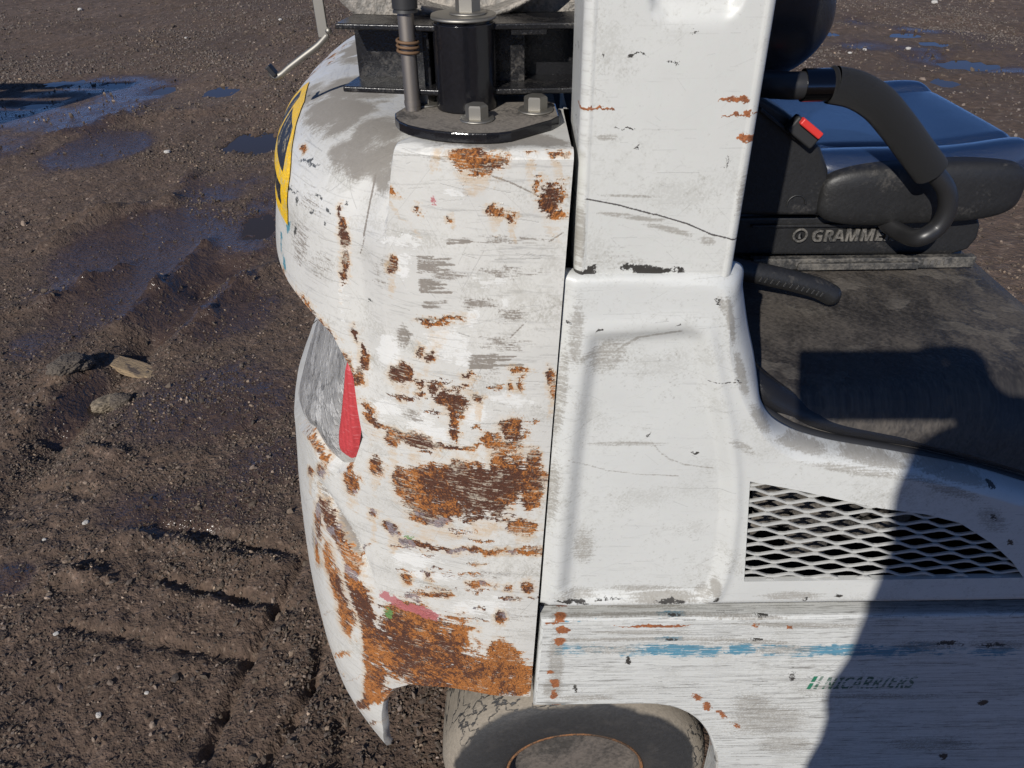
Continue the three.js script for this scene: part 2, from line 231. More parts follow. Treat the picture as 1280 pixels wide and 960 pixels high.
  red.line([[480, 745], [505, 757], [545, 770]], 7, 1); red.spot(546, 249, 6, 6, 0, 0.9); green.spot(486, 769, 6, 12, -20, 1); green.spot(510, 672, 9, 2, 20, 0.8);
  for (const [x, y, w, h, r = 0, a = 1] of [[440, 110, 60, 40], [400, 80, 40, 20], [470, 165, 45, 45, -30], [430, 190, 30, 22, -40, 0.7], [480, 205, 20, 26, -30, 0.8], [540, 160, 50, 20], [620, 175, 100, 12], [690, 178, 40, 10], [450, 70, 60, 30], [420, 140, 60, 45], [455, 190, 40, 40, -30], [400, 120, 40, 40, 0, 0.75], [475, 225, 16, 26, 0, 0.7]]) dust.spot(x, y, w, h, r, a);
  for (const [x, y, w, h, r = 0] of [[436, 255, 3, 2, 20], [372, 250, 2, 8, 10], [388, 265, 4, 3, 30], [365, 235, 12, 2, 30], [384, 205, 16, 3, 25], [400, 250, 2, 6, 0], [370, 290, 3, 8, 10], [395, 245, 5, 2, 25], [408, 262, 4, 2, 40], [405, 280, 2, 5, -20], [463, 378, 2, 2, 0], [390, 117, 3, 3, 0]]) dark.spot(x, y, w, h, r, 1);
  for (const [x, y, w, h] of [[352, 300, 5, 22], [356, 330, 6, 12], [360, 285, 5, 10]]) teal.spot(x, y, w, h, 0, 0.9);
  // long hair scratches that run round the body
  const r = rng(5), hair = new Float32Array(W * H);
  for (let n = 0; n < 2600; n++) { let x = r() * W * 0.62, y = r() * H; const L = 12 + r() * r() * r() * 420, a = 0.15 + 0.6 * r() * r(), sl = r() < 0.72 ? (r() - 0.5) * 0.16 : (r() - 0.5) * 3, wd = r() < 0.2 ? 2 : 1; for (let k = 0; k < L; k++) { const i = (x + k) | 0, j = (y + sl * k + 2 * Math.sin(k * 0.02 + n)) | 0; if (i < 0 || i >= W) break; for (let q = 0; q < wd; q++) if (j + q >= 0 && j + q < H) hair[(j + q) * W + i] = Math.max(hair[(j + q) * W + i], a * (0.5 + N4(i / 90, j / 60))); } }
  const t = textures(W, H, (u, v, o, i, j) => {
    const k = j * W + i, s = u * CW_U, y = CW_V0 + v * (CW_V1 - CW_V0);
    const n1 = N1(s * 3.1, y * 3.1), n2 = N4(s * 5, y * 5), n3 = N2(s * 9, y * 9), fine = N4(s * 21, y * 21), hz = N3(s * 1.2, y * 14), hz2 = N4(s * 1.5, y * 24);
    const wi = clamp(i + ((n3 - 0.5) * 26 + (n2 - 0.5) * 20 + (fine - 0.5) * 12) | 0, 0, W - 1), wj = clamp(j + ((N2(s * 9 + 0.37, y * 9) - 0.5) * 13 + (N4(s * 5 + 0.6, y * 5) - 0.5) * 12 + (hz2 - 0.5) * 7) | 0, 0, H - 1), kw = wj * W + wi;
    const hz3 = N4(s * 2.2 + 0.4, y * 30), edge = (n3 - 0.5) * 0.55 + (n2 - 0.5) * 0.4 + (hz - 0.5) * 0.4 + (hz3 - 0.5) * 0.55;
    let c0 = 0.51 + 0.12 * (n1 - 0.5), c1 = 0.502 + 0.12 * (n1 - 0.5), c2 = 0.472 + 0.11 * (n1 - 0.5), ro = 0.42 + 0.2 * (n2 - 0.5), bu = 0.6 + 0.05 * (n2 - 0.5);
    const grey = sstep(0.6, 0.84, hz * 0.5 + hz2 * 0.5) * 0.2; c0 *= 1 - grey; c1 *= 1 - grey; c2 *= 1 - grey * 0.98;
    const gm = sstep(0.52, 0.8, n1 * 0.5 + n2 * 0.3 + fine * 0.2) * 0.36 + sstep(0.58, 0.78, N2(s * 4 + 0.7, y * 9) * 0.6 + fine * 0.4) * 0.32; c0 = lerp(c0, 0.26, gm); c1 = lerp(c1, 0.245, gm); c2 = lerp(c2, 0.205, gm); ro = lerp(ro, 0.7, gm);
    const ch = chalk.a[kw] > 0 ? sstep(0.45, 0.6, chalk.a[kw] + edge * 1.2 + (hz2 - 0.5)) : 0; c0 = lerp(c0, 0.64, ch * 0.55); c1 = lerp(c1, 0.64, ch * 0.55); c2 = lerp(c2, 0.62, ch * 0.55); ro = lerp(ro, 0.75, ch); bu += 0.06 * ch * n3;
    const sc = scuff.a[k] > 0 ? sstep(0.4, 1, scuff.a[k] * 0.95 + (hz3 - 0.5) * 1.3 + (fine - 0.5) * 0.6 + (n3 - 0.5) * 0.5) : 0; c0 = lerp(c0, 0.15, sc * 0.8); c1 = lerp(c1, 0.124, sc * 0.8); c2 = lerp(c2, 0.10, sc * 0.8); bu -= 0.05 * sc;
    const hh = hair[k]; c0 = lerp(c0, 0.10, hh * 0.55); c1 = lerp(c1, 0.095, hh * 0.55); c2 = lerp(c2, 0.085, hh * 0.55); bu -= 0.10 * hh;
    const te = teal.a[kw] > 0 ? sstep(0.4, 0.7, teal.a[kw] + edge * 1.2) : 0; c0 = lerp(c0, 0.08, te); c1 = lerp(c1, 0.22, te); c2 = lerp(c2, 0.27, te);
    const du = dust.a[kw] > 0 ? sstep(0.1, 0.8, dust.a[kw] + (n1 - 0.5) * 1.1 + (n3 - 0.5) * 0.9 + (fine - 0.5) * 0.5) : 0; c0 = lerp(c0, 0.165 + 0.06 * fine, du * 0.9); c1 = lerp(c1, 0.15 + 0.055 * fine, du * 0.9); c2 = lerp(c2, 0.13 + 0.05 * fine, du * 0.9); ro = lerp(ro, 0.95, du);
    const st = stain.a[kw] > 0 ? sstep(0.25, 0.9, stain.a[kw] + edge * 0.8) * 0.55 : 0; c0 = lerp(c0, 0.46, st); c1 = lerp(c1, 0.31, st); c2 = lerp(c2, 0.16, st);
    const speck = sstep(0.83, 0.9, fine * 0.6 + n3 * 0.4) * sstep(0.55, 0.75, n1) * (y < 0.75 ? 1 : 0.35); c0 = lerp(c0, 0.16, speck); c1 = lerp(c1, 0.075, speck); c2 = lerp(c2, 0.03, speck);
    const dk = dark.a[kw] > 0 ? sstep(0.3, 0.6, dark.a[kw] + edge * 0.8) : 0; c0 = lerp(c0, 0.07, dk); c1 = lerp(c1, 0.07, dk); c2 = lerp(c2, 0.065, dk);
    const fleck = stain.a[kw] > 0.15 ? sstep(0.74, 0.82, hz3 * 0.55 + fine * 0.3 + stain.a[kw] * 0.16) : 0, ru = Math.max(fleck * 0.9, rust.a[kw] > 0.02 ? sstep(0.42, 0.58, rust.a[kw] + edge * 1.05) : 0);
    if (ru > 0) {
      const low = (y < 0.6 ? 0.2 : 0) + (N1(s * 2.4 + 0.1, y * 2.4) - 0.5) * 1.3, q = clamp(n2 * 0.9 + (n1 - 0.5) * 0.9 + low - 0.36 * Math.min(1, deep.a[kw] * 1.5) + (fine - 0.5) * 0.7), hot = sstep(0.3, 0.8, q), pale = sstep(0.8, 0.97, n3 * 0.6 + fine * 0.5) * 0.55, k2 = 0.55 + 0.9 * fine;
      let a = lerp(0.07, 0.31, hot) * k2, b = lerp(0.024, 0.112, hot) * k2, c = lerp(0.011, 0.024, hot) * k2; const kt = y < 0.62 ? 0.70 : 0.60, keep = sstep(kt, kt + 0.09, hz3 * 0.65 + n3 * 0.35) * 0.75; a = lerp(a, 0.44, keep); b = lerp(b, 0.39, keep); c = lerp(c, 0.31, keep);
      const steel = y > 0.6 && y < 0.76 ? sstep(0.56, 0.72, N2(s * 13, y * 11)) * 0.7 : 0; a = lerp(a, 0.22, Math.max(steel, pale * 0.5)); b = lerp(b, 0.20, Math.max(steel, pale * 0.5)); c = lerp(c, 0.22, Math.max(steel, pale * 0.45));
      c0 = lerp(c0, a, ru); c1 = lerp(c1, b, ru); c2 = lerp(c2, c, ru); ro = lerp(ro, 0.9, ru); bu = lerp(bu, 0.10 + 0.6 * fine * fine + 0.15 * n3, ru * 0.95) + 0.9 * ru * (1 - ru); const core = sstep(0.62, 0.75, N4(s * 11 + 0.2, y * 11)) * ru * 0.55; c0 = lerp(c0, 0.035, core); c1 = lerp(c1, 0.014, core); c2 = lerp(c2, 0.008, core);
    }
    const re = red.a[kw] > 0 ? sstep(0.35, 0.6, red.a[kw] + edge * 0.8) * 0.85 : 0; c0 = lerp(c0, 0.36, re); c1 = lerp(c1, 0.10, re); c2 = lerp(c2, 0.11, re);
    const gr = green.a[kw] > 0 ? sstep(0.4, 0.65, green.a[kw] + edge) * 0.85 : 0; c0 = lerp(c0, 0.09, gr); c1 = lerp(c1, 0.2, gr); c2 = lerp(c2, 0.06, gr);
    o.r = c0; o.g = c1; o.b = c2; o.rough = ro; o.bump = bu;
  });
  return new THREE.MeshStandardMaterial({ ...t, roughness: 1, bumpScale: 0.0024 });
})();

// --- its mesh: wall rows up to the pocket, the pocket, wall rows above it, shoulder and top; both halves
{
  const sList = []; { let s = 0; while (s < SL) { sList.push(s); s += s < S1 - 0.01 ? 0.004 : s < S1 + 0.022 ? 0.0011 : s < 0.46 ? 0.0032 : 0.02; } sList.push(SL); }
  const nA = 110, nP = 24, nB = 90, nS = 26, POCK = 0.013, pk = pocketEnd[0];
  function half(m) {
    const cols = sList.length - 1 + 3, col = (i) => i < 3 ? 0 : sList[i - 3], z = (q) => m ? 2 * MIDZ - q : q, rows = 2 + nA + nP + nB + nS;
    const pt = (i, j) => {
      const s = col(i), fold = i < 3 ? [0.10, 0.02, 0.0015][i] : 0, yb = interp(botY, s), q = shoulder(s);
      let lo = s > pk ? interp(pocketLow, s) : pocketEnd[1], hi = s > pk ? interp(pocketTop, s) : pocketEnd[1]; if (hi < lo) hi = lo = (hi + lo) / 2;
      let p, v, ins = 0;
      if (j < 2) { v = yb; p = V(...wall(s, yb + 0.002, j ? 0.006 : 0.012).slice(0, 3)); p.y = yb + (j ? 0 : 0.01); }
      else if (j < 2 + nA) { const t = (j - 2) / (nA - 1); v = lerp(yb, lo, t); p = V(...wall(s, v + (t === 0 ? 0.003 : 0)).slice(0, 3)); }
      else if (j < 2 + nA + nP) { const t = (j - 2 - nA) / (nP - 1), h = hi - lo; ins = (POCK + lean(s, t)) * clamp(h / 0.012) * sstep(0, 0.06, t) * sstep(0, 0.06, 1 - t); v = lerp(lo, hi, 0.0 + t); p = V(...wall(s, v, ins).slice(0, 3)); }
      else if (j < 2 + nA + nP + nB) { const t = (j - 2 - nA - nP) / (nB - 1); v = lerp(hi, q.y, t); p = cwPoint(s, v); }
      else { const t = (j - 1 - nA - nP - nB) / nS; const span = q.L + 0.13; v = q.y + (t < 0.55 ? t / 0.55 * q.L : q.L + (t - 0.55) / 0.45 * (span - q.L)); p = cwPoint(s, v); if (t > 0.999) { p.y -= 0.03; } }
      if (fold) { p.z -= fold; p.x -= 0.0015; }
      return [p.x, p.y, z(p.z), s / CW_U - fold / CW_U, (v - CW_V0) / (CW_V1 - CW_V0)];
    };
    return sheet(cols, rows, pt, null, !m);
  }
  const a = toCreasedNormals(half(false), 0.9), b = half(true).toNonIndexed();
  b.computeVertexNormals();
  var counterweight = mesh('counterweight', join(a, b), cwMat, forklift, 'corroded white counterweight with rust patches and scrapes');
  // flat plate that closes the top inside the shoulders
  const out = []; for (let s = S1 + 0.03; s <= SL; s += 0.01) { const q = shoulder(s), p = cwPoint(s, q.y + q.L + 0.004); out.push([p.x, p.z]); }
  const sh = new THREE.Shape(); sh.moveTo(0.05, -0.10); for (const [x, z] of out) sh.lineTo(x, z); for (const [x, z] of out.slice().reverse()) sh.lineTo(x, 2 * MIDZ - z); sh.lineTo(0.05, 2 * MIDZ + 0.10); sh.closePath();
  const dk = new THREE.ExtrudeGeometry(sh, { depth: 0.015, bevelEnabled: false }), a2 = dk.attributes.position; for (let i = 0; i < a2.count; i++) a2.setXYZ(i, a2.getX(i), 1.1375 - a2.getZ(i), a2.getY(i)); dk.computeVertexNormals();
  mesh('deck_plate', dk, grimy([0.13, 0.12, 0.105], [0.20, 0.18, 0.155], 0.6, 512, 0.8, 0.95, 5, 0.0008), counterweight, 'dusty grey top of counterweight');
}
// --- lamp cluster in the pocket: scuffed clear lens, red lens, the bar between them
{
  const S = (px, py) => cwAt(px, py)[0];
  const sBar0 = S(424, 500), sBar1 = S(413, 500), sEnd = pocketEnd[0];
  const patch = (s0, s1, n, inset, dLo, dHi, m = 16) => sheet(n, m, (i, j) => {
    const s = lerp(s0, s1, i / n); let lo = interp(pocketLow, s) + dLo, hi = interp(pocketTop, s) - dHi; if (hi < lo) lo = hi = (hi + lo) / 2; const t = j / m, e = Math.min(i / n, 1 - i / n, t, 1 - t), rim = 0.006 * (1 - sstep(0, 0.08, e));
    const p = wall(s, lerp(lo, hi, t), inset + rim + lean(s, t)); return [p[0], p[1], p[2], s * 6, p[1] * 6]; }, null, true);
  const scr = textures(512, 512, (u, v, o) => { const a = N3(u * 0.5 + v * 0.9, v * 3.2 - u * 3.2), b = N4(u * 2, v * 2), c = sstep(0.66, 0.69, N2(u * 0.7 + v * 0.4, v * 1.3 - u * 0.8)) * 0.8, k = sstep(0.5, 0.75, a), l = N1(u, v), cr = 1 - sstep(0.0, 0.05, Math.abs(N1(u * 1.2 + 0.3, v * 1.2) - 0.5)), w = 0.25 + 0.10 * k + 0.16 * c + 0.14 * (l - 0.5) + 0.06 * (b - 0.5) - 0.12 * cr; o.r = w; o.g = w * 0.985; o.b = w * 0.95; o.rough = 0.4 + 0.35 * b; o.bump = 0.3 + 0.3 * k + 0.2 * b; });
  const clear = new THREE.MeshPhysicalMaterial({ ...scr, roughness: 1, bumpScale: 0.004, clearcoat: 0.6, clearcoatRoughness: 0.25 });
  const lamp = group('tail_lamp', forklift);
  const body = mesh('lamp_housing', patch(sEnd + 0.004, 0.47, 60, 0.008, 0.002, 0.002), std(0.33, 0.325, 0.3, 0.6, 0, { bumpMap: scr.bumpMap, bumpScale: 0.001 }), lamp, 'grey scratched surround of lamp');
  mesh('clear_lens', patch(sBar1, 0.468, 48, 0.004, 0.012, 0.004), clear, lamp, 'scuffed greyish clear lamp lens');
  const redT = textures(256, 256, (u, v, o) => { const g = 0.5 + 0.5 * Math.sin(u * 6.2832 * 22), a = N4(u * 2, v * 2), b = N3(u, v * 4), k = 0.85 + 0.3 * a + 0.15 * g; o.r = 0.40 * k + 0.05 * sstep(0.7, 0.9, b); o.g = 0.045 * k + 0.05 * sstep(0.7, 0.9, b); o.b = 0.05 * k + 0.05 * sstep(0.7, 0.9, b); o.rough = 0.28 + 0.3 * a; o.bump = g * 0.3 + 0.3 * a; });
  const redM = new THREE.MeshPhysicalMaterial({ ...redT, roughness: 1, bumpScale: 0.0006, clearcoat: 0.5, clearcoatRoughness: 0.25 });
  const rr = [[452, 432], [467, 440], [492, 446], [530, 447], [560, 444], [574, 440]], rl = [[452, 430], [487, 425], [520, 421], [552, 418], [567, 423], [574, 434]], rrow = Array.from({ length: 29 }, (_, k) => { const y = lerp(452, 574, k / 28); return [cwAt(smoothI(rl, y), y), cwAt(smoothI(rr, y), y)]; });
  mesh('red_lens', sheet(12, 28, (i, j) => { const [a, b] = rrow[j], t = i / 12, s = lerp(a[0], b[0], t), y = lerp(a[1], b[1], t), e = Math.min(t, 1 - t) * 2.2, p = wall(s, y, 0.0005 + 0.005 * (1 - sstep(0, 0.5, e)) + 0.003 * (1 - sstep(0, 3, Math.min(j, 28 - j)))); return [p[0], p[1], p[2], s * 9, y * 9]; }), redM, lamp, 'red tail lamp lens');
}
// --- yellow and black warning decal on the rear bulge
{
  const c = document.createElement('canvas'); c.width = 512; c.height = 640; const x = c.getContext('2d');
  x.fillStyle = '#e2b416'; x.fillRect(0, 0, 512, 640); x.fillStyle = '#1d1c1b';
  x.beginPath(); x.moveTo(60, 110); x.lineTo(300, 110); x.lineTo(300, 320); x.lineTo(60, 330); x.fill();
  x.fillRect(60, 420, 330, 150); x.fillRect(330, 60, 120, 250);
  x.fillStyle = '#e2b416'; x.font = 'bold 92px sans-serif'; x.fillRect(100, 330, 250, 16);
  const r = rng(9), im = x.getImageData(0, 0, 512, 640), d = im.data;
  for (let j = 0; j < 640; j++) for (let i = 0; i < 512; i++) { const k = (j * 512 + i) * 4, n = N3(i / 300, j / 900), m = N4(i / 200, j / 200), w = sstep(0.66, 0.74, n * 0.6 + m * 0.5 + (j > 330 && j < 410 ? 0.16 : 0)); for (let q = 0; q < 3; q++) { const wear = [176, 160, 120][q]; d[k + q] = lerp(d[k + q] * (0.8 + 0.35 * m), wear, w * 0.75); } }
  x.putImageData(im, 0, 0);
  const t = new THREE.CanvasTexture(c); t.colorSpace = THREE.SRGBColorSpace; t.magFilter = THREE.LinearFilter;
  const edge = [[381, 128], [372, 152], [366, 184], [363, 223], [361, 282]].map((p) => cwAt(...p)).map(([a, b]) => [b, a]).sort((a, b) => a[0] - b[0]), n = 40, s1 = 0.60, vb = edge[0][0], vt = edge[edge.length - 1][0];
  const g = sheet(n, 50, (i, j) => { const f = j / 50, v = lerp(vb, vt, f), s = lerp(smoothI(edge, v), s1, i / n), p = cwPoint(s, v), e = 1e-3, a = cwPoint(s + e, v).sub(p), b = cwPoint(s, v + e).sub(p), nn = b.cross(a).normalize(); if (nn.x > 0) nn.negate(); p.addScaledVector(nn, 0.0012); return [p.x, p.y, p.z, i / n, f]; }, null, true);
  mesh('warning_decal', g, new THREE.MeshStandardMaterial({ map: t, roughness: 0.5 }), counterweight, 'worn yellow and black warning decal');
}
// ------------------------------------------------------------------ white side panel with its grille, pillar, lower body
// worn white paint on a flat side: u, v in metres of the truck's side (x, y); the spots are given in photo pixels
const sideMap = (px, py) => { const p = at(px, py, 'z', 0); return [p.x, p.y]; };
function whiteSide(W, H, u0, u1, v0, v1, o2, marks) {
  const mk = () => new Mask(W, H, u0, u1, v0, v1, sideMap), M = { rust: mk(), scuff: mk(), dark: mk(), blue: mk(), green: mk(), cut: mk() };
  marks(M);
  const r = rng(o2.seed), hair = new Float32Array(W * H), su = W / (u1 - u0), sv = H / (v1 - v0);
  for (let n = 0; n < o2.hairs; n++) { const x = r() * W, y = r() * H, L = (0.004 + r() * r() * r() * o2.hairLen) * su, a = o2.hairAmp * (0.25 + 0.75 * r() * r()), flat = r() < o2.flat, sl = flat ? (r() - 0.5) * 0.05 : (r() - 0.5) * 2.5, wd = r() < 0.25 ? 2 : 1; for (let k = 0; k < L; k++) { const i = (x + k) | 0, j = (y + sl * k * sv / su) | 0; if (i >= W || j < 0) break; for (let q = 0; q < wd; q++) if (j + q < H) { const d = (j + q) * W + i; hair[d] = Math.max(hair[d], a * (0.35 + 1.1 * N4(i / 70, j / 50))); } } }
  const t = textures(W, H, (u, v, o, i, j) => {
    const k = j * W + i, x = lerp(u0, u1, u), y = lerp(v0, v1, v);
    const n1 = N1(x * 2.7, y * 2.7), n2 = N4(x * 5, y * 5), n3 = N2(x * 9, y * 9), fine = N4(x * 21, y * 21), hz = N3(x * 1.1, y * 15), hz2 = N4(x * 1.3, y * 26), edge = (n3 - 0.5) * 0.75 + (n2 - 0.5) * 0.5 + (hz - 0.5) * 0.35;
    const kw = clamp(j + ((N2(x * 9 + 0.37, y * 9) - 0.5) * 0.006 + (N4(x * 5 + 0.6, y * 5) - 0.5) * 0.005) * sv | 0, 0, H - 1) * W + clamp(i + ((n3 - 0.5) * 0.008 + (n2 - 0.5) * 0.007 + (fine - 0.5) * 0.005) * su | 0, 0, W - 1);
    let c0 = o2.tone[0] + 0.07 * (n1 - 0.5), c1 = o2.tone[1] + 0.07 * (n1 - 0.5), c2 = o2.tone[2] + 0.065 * (n1 - 0.5), ro = o2.rough + 0.22 * (n2 - 0.5), bu = 0.6 + 0.04 * (n2 - 0.5);
    const g = sstep(o2.streakAt, o2.streakAt + 0.22, hz * 0.45 + hz2 * 0.4 + n1 * 0.15) * o2.streak; c0 = lerp(c0, 0.13, g); c1 = lerp(c1, 0.125, g); c2 = lerp(c2, 0.115, g); bu -= 0.08 * g;
    const gm = sstep(0.52, 0.8, n1 * 0.5 + n2 * 0.3 + fine * 0.2) * 0.27 + sstep(0.58, 0.78, N2(x * 4 + 0.7, y * 6) * 0.6 + fine * 0.4) * 0.24; c0 = lerp(c0, 0.27, gm); c1 = lerp(c1, 0.26, gm); c2 = lerp(c2, 0.225, gm); ro = lerp(ro, 0.7, gm);
    const d = sstep(0.68, 0.9, fine * 0.55 + n2 * 0.3 + n1 * 0.15) * o2.grit; c0 = lerp(c0, 0.2, d); c1 = lerp(c1, 0.185, d); c2 = lerp(c2, 0.16, d);
    const bl = M.blue.a[kw] > 0 ? sstep(0.45, 0.6, M.blue.a[kw] + (hz2 - 0.5) * 1.5 + edge * 0.6) * 0.9 : 0; c0 = lerp(c0, 0.045, bl); c1 = lerp(c1, 0.2, bl); c2 = lerp(c2, 0.30, bl);
    const gr = M.green.a[k] > 0 ? sstep(0.5, 0.62, M.green.a[k] + (hz2 - 0.5) * o2.letterWear + edge * 0.4) : 0; c0 = lerp(c0, M.green.a[k] > 1.2 ? 0.02 : 0.04, gr); c1 = lerp(c1, M.green.a[k] > 1.2 ? 0.16 : 0.10, gr); c2 = lerp(c2, M.green.a[k] > 1.2 ? 0.09 : 0.07, gr);
    const sc = M.scuff.a[k] > 0 ? sstep(0.3, 1, M.scuff.a[k] + (hz2 - 0.5) * 0.8 + (fine - 0.5) * 0.7) : 0; c0 = lerp(c0, 0.19, sc * 0.65); c1 = lerp(c1, 0.17, sc * 0.65); c2 = lerp(c2, 0.14, sc * 0.65); ro = lerp(ro, 0.8, sc);
    const h = hair[k]; c0 = lerp(c0, 0.09, h); c1 = lerp(c1, 0.085, h); c2 = lerp(c2, 0.08, h); bu -= 0.13 * h;
    const ct = M.cut.a[k] > 0 ? sstep(0.3, 0.6, M.cut.a[k] + (fine - 0.5) * 0.9) : 0; c0 = lerp(c0, 0.08, ct); c1 = lerp(c1, 0.075, ct); c2 = lerp(c2, 0.07, ct); bu -= 0.15 * ct;
    const dk = M.dark.a[kw] > 0 ? sstep(0.42, 0.58, M.dark.a[kw] + edge * 0.9 + (fine - 0.5) * 0.4) : 0; c0 = lerp(c0, 0.04, dk); c1 = lerp(c1, 0.037, dk); c2 = lerp(c2, 0.033, dk); bu -= 0.12 * dk;
    const ru = M.rust.a[kw] > 0 ? sstep(0.4, 0.55, M.rust.a[kw] + edge * 0.7) : 0, q = 0.6 + 0.8 * fine; c0 = lerp(c0, lerp(0.16, 0.30, n2) * q, ru); c1 = lerp(c1, lerp(0.06, 0.1, n2) * q, ru); c2 = lerp(c2, 0.03 * q, ru); ro = lerp(ro, 0.9, ru); bu = lerp(bu, 0.2 + 0.5 * fine, ru);
    o.r = c0; o.g = c1; o.b = c2; o.rough = ro; o.bump = bu;
  });
  return new THREE.MeshStandardMaterial({ ...t, roughness: 1, bumpScale: 0.0011 });
}
const spots = (m, l, a = 1) => { for (const [x, y, w, h, r = 0, b = a] of l) m.spot(x, y, w, h, r, b); };

// --- side panel: columns follow the edge along its top
const crease = [[0.047, 1.050], [0.12, 1.050], [0.1837, 1.0475], [0.194, 1.020], [0.2007, 0.982], [0.214, 0.944], [0.2293, 0.913], [0.245, 0.8885], [0.2605, 0.8705], [0.28, 0.8565], [0.3017, 0.848], [0.36, 0.836], [0.4172, 0.824], [0.48, 0.807], [0.5455, 0.783], [0.65, 0.745], [0.8, 0.70], [1.1, 0.66]];
const matEdge = [[0.047, 1.058, -0.02], [0.12, 1.058, -0.02], [0.2075, 1.052, -0.035], [0.2135, 1.028, -0.035], [0.2235, 0.992, -0.035], [0.235, 0.9576, -0.035], [0.2435, 0.928, -0.035], [0.252, 0.900, -0.035], [0.265, 0.8815, -0.035], [0.288, 0.866, -0.035], [0.3268, 0.8515, -0.035], [0.38, 0.839, -0.035], [0.4318, 0.8267, -0.035], [0.495, 0.810, -0.035], [0.5597, 0.7871, -0.035], [0.66, 0.75, -0.035], [0.81, 0.705, -0.035], [1.1, 0.665, -0.035]];
{
  const cc = new THREE.CatmullRomCurve3(crease.map(([x, y]) => V(x, y, 0)), false, 'centripetal'), mc = new THREE.CatmullRomCurve3(matEdge.map((p) => V(...p)), false, 'centripetal');
  const hi = [[0.2439, 0.8236], [0.2987, 0.8094], [0.3893, 0.7816], [0.4424, 0.7711], [0.4824, 0.7575], [0.5277, 0.725], [0.5600, 0.6955], [0.5837, 0.6675]], loY = 0.669, bottom = 0.628;
  const NT = 330, ts = Array.from({ length: NT + 1 }, (_, i) => i / NT), pc = ts.map((t) => cc.getPoint(t)), pm = ts.map((t) => mc.getPoint(t));
  const emb = [[0.0728, 0.998], [0.158, 1.004], [0.172, 0.998], [0.194, 0.93], [0.2083, 0.887], [0.222, 0.83], [0.2299, 0.7786], [0.2346, 0.715], [0.2335, 0.675], [0.2293, 0.648], [0.215, 0.640], [0.066, 0.641], [0.0545, 0.66], [0.0631, 0.869]];
  const sd = (x, y) => { let d = 1e9, ins = false; for (let i = 0, j = emb.length - 1; i < emb.length; j = i++) { const [ax, ay] = emb[i], [bx, by] = emb[j], ex = bx - ax, ey = by - ay, t = clamp(((x - ax) * ex + (y - ay) * ey) / (ex * ex + ey * ey)); d = Math.min(d, Math.hypot(x - ax - ex * t, y - ay - ey * t)); if (ay > y !== by > y && x < (bx - ax) * (y - ay) / (by - ay) + ax) ins = !ins; } return ins ? -d : d; };
  const shear = (x) => interp([[0.047, -0.041], [0.2439, 0.125], [0.60, 0.0], [1.1, 0]], x);            // lean of the columns
  const iL = pc.findIndex((p) => p.x + shear(p.x) * (p.y - 0.8236) >= 0.2439), iR = pc.findIndex((p) => p.x >= 0.5837);
  const nLo = 14, nMid = 44, nHi = 34, nLip = 12, rows = 1 + nLo + nMid + nHi + nLip + 2;
  const face = (i, y) => { const p = pc[i], x = p.x + shear(p.x) * (p.y - y), e = sd(x, y), z = -0.0062 * (1 - sstep(-0.011, 0.003, e)) + 0.0022 * Math.exp(-(((e - 0.007) / 0.006) ** 2)) + 0.0014 * (N5(x * 1.1, y * 1.1) - 0.5) - 0.0035 * sstep(0.006, 0, y - bottom) - 0.004 * sstep(0.006, 0, x - 0.033 - (y - 0.63) * 0.041); return [x, y, z, x, y]; };
  const pt = (i, j) => {
    const p = pc[i], xh = p.x + shear(p.x) * (p.y - 0.75), top = p.y - 0.004; let h = i < iL ? 0.8236 : i > iR ? loY : interp(hi, xh); h = Math.min(h, top - 0.01);
    if (j === 0) { const q = face(i, bottom); return [q[0], bottom + 0.001, -0.03, q[0], bottom - 0.02]; }
    if (j <= nLo) return face(i, lerp(bottom, loY, (j - 1) / (nLo - 1)));
    if (j <= nLo + nMid) return face(i, lerp(loY, h, (j - nLo) / nMid));
    if (j <= nLo + nMid + nHi) return face(i, lerp(h, top, (j - nLo - nMid) / nHi));
    const t = (j - nLo - nMid - nHi) / nLip, m = pm[i]; if (t <= 1) { const a = face(i, top), f = Math.min(1, t), bow = Math.sin(f * Math.PI) * 0.006, x = lerp(a[0], m.x, f), y = lerp(a[1], m.y, f) + bow * 0.7, z = lerp(a[2], m.z, f) + bow; return [x, y, z, x + 0.005 * f, y + 0.01 * f]; }
    const dd = (j - nLo - nMid - nHi - nLip); return [m.x + 0.002 * dd, m.y - 0.03 * dd, m.z - 0.004 * dd, m.x, m.y - 0.03 * dd];
  };
  const face3 = sheet(NT, rows, pt, (i, j) => !(j >= nLo && j < nLo + nMid && i >= iL && i < iR));
  // thickness of the grille opening
  const rim = []; const T = (a, b) => { const n = Math.max(1, a.length - 1); rim.push(sheet(n, 1, (i, j) => { const q = a[Math.min(i, a.length - 1)]; return [q[0], q[1], q[2] - j * 0.007, q[0], q[1] + j * 0.01]; }, null, b)); };
  const lowEdge = [], topEdge = [], leftEdge = [];
  for (let i = iL; i <= iR; i++) { lowEdge.push(pt(i, nLo)); topEdge.push(pt(i, nLo + nMid)); } for (let j = nLo; j <= nLo + nMid; j++) leftEdge.push(pt(iL, j));
  T(lowEdge, true); T(topEdge, false); T(leftEdge, false);
  const left = sheet(1, rows - 3, (i, j) => { const q = pt(0, j); return [q[0], q[1], q[2] - i * 0.05, q[0] - 0.02 * i, q[1]]; }, null, true);
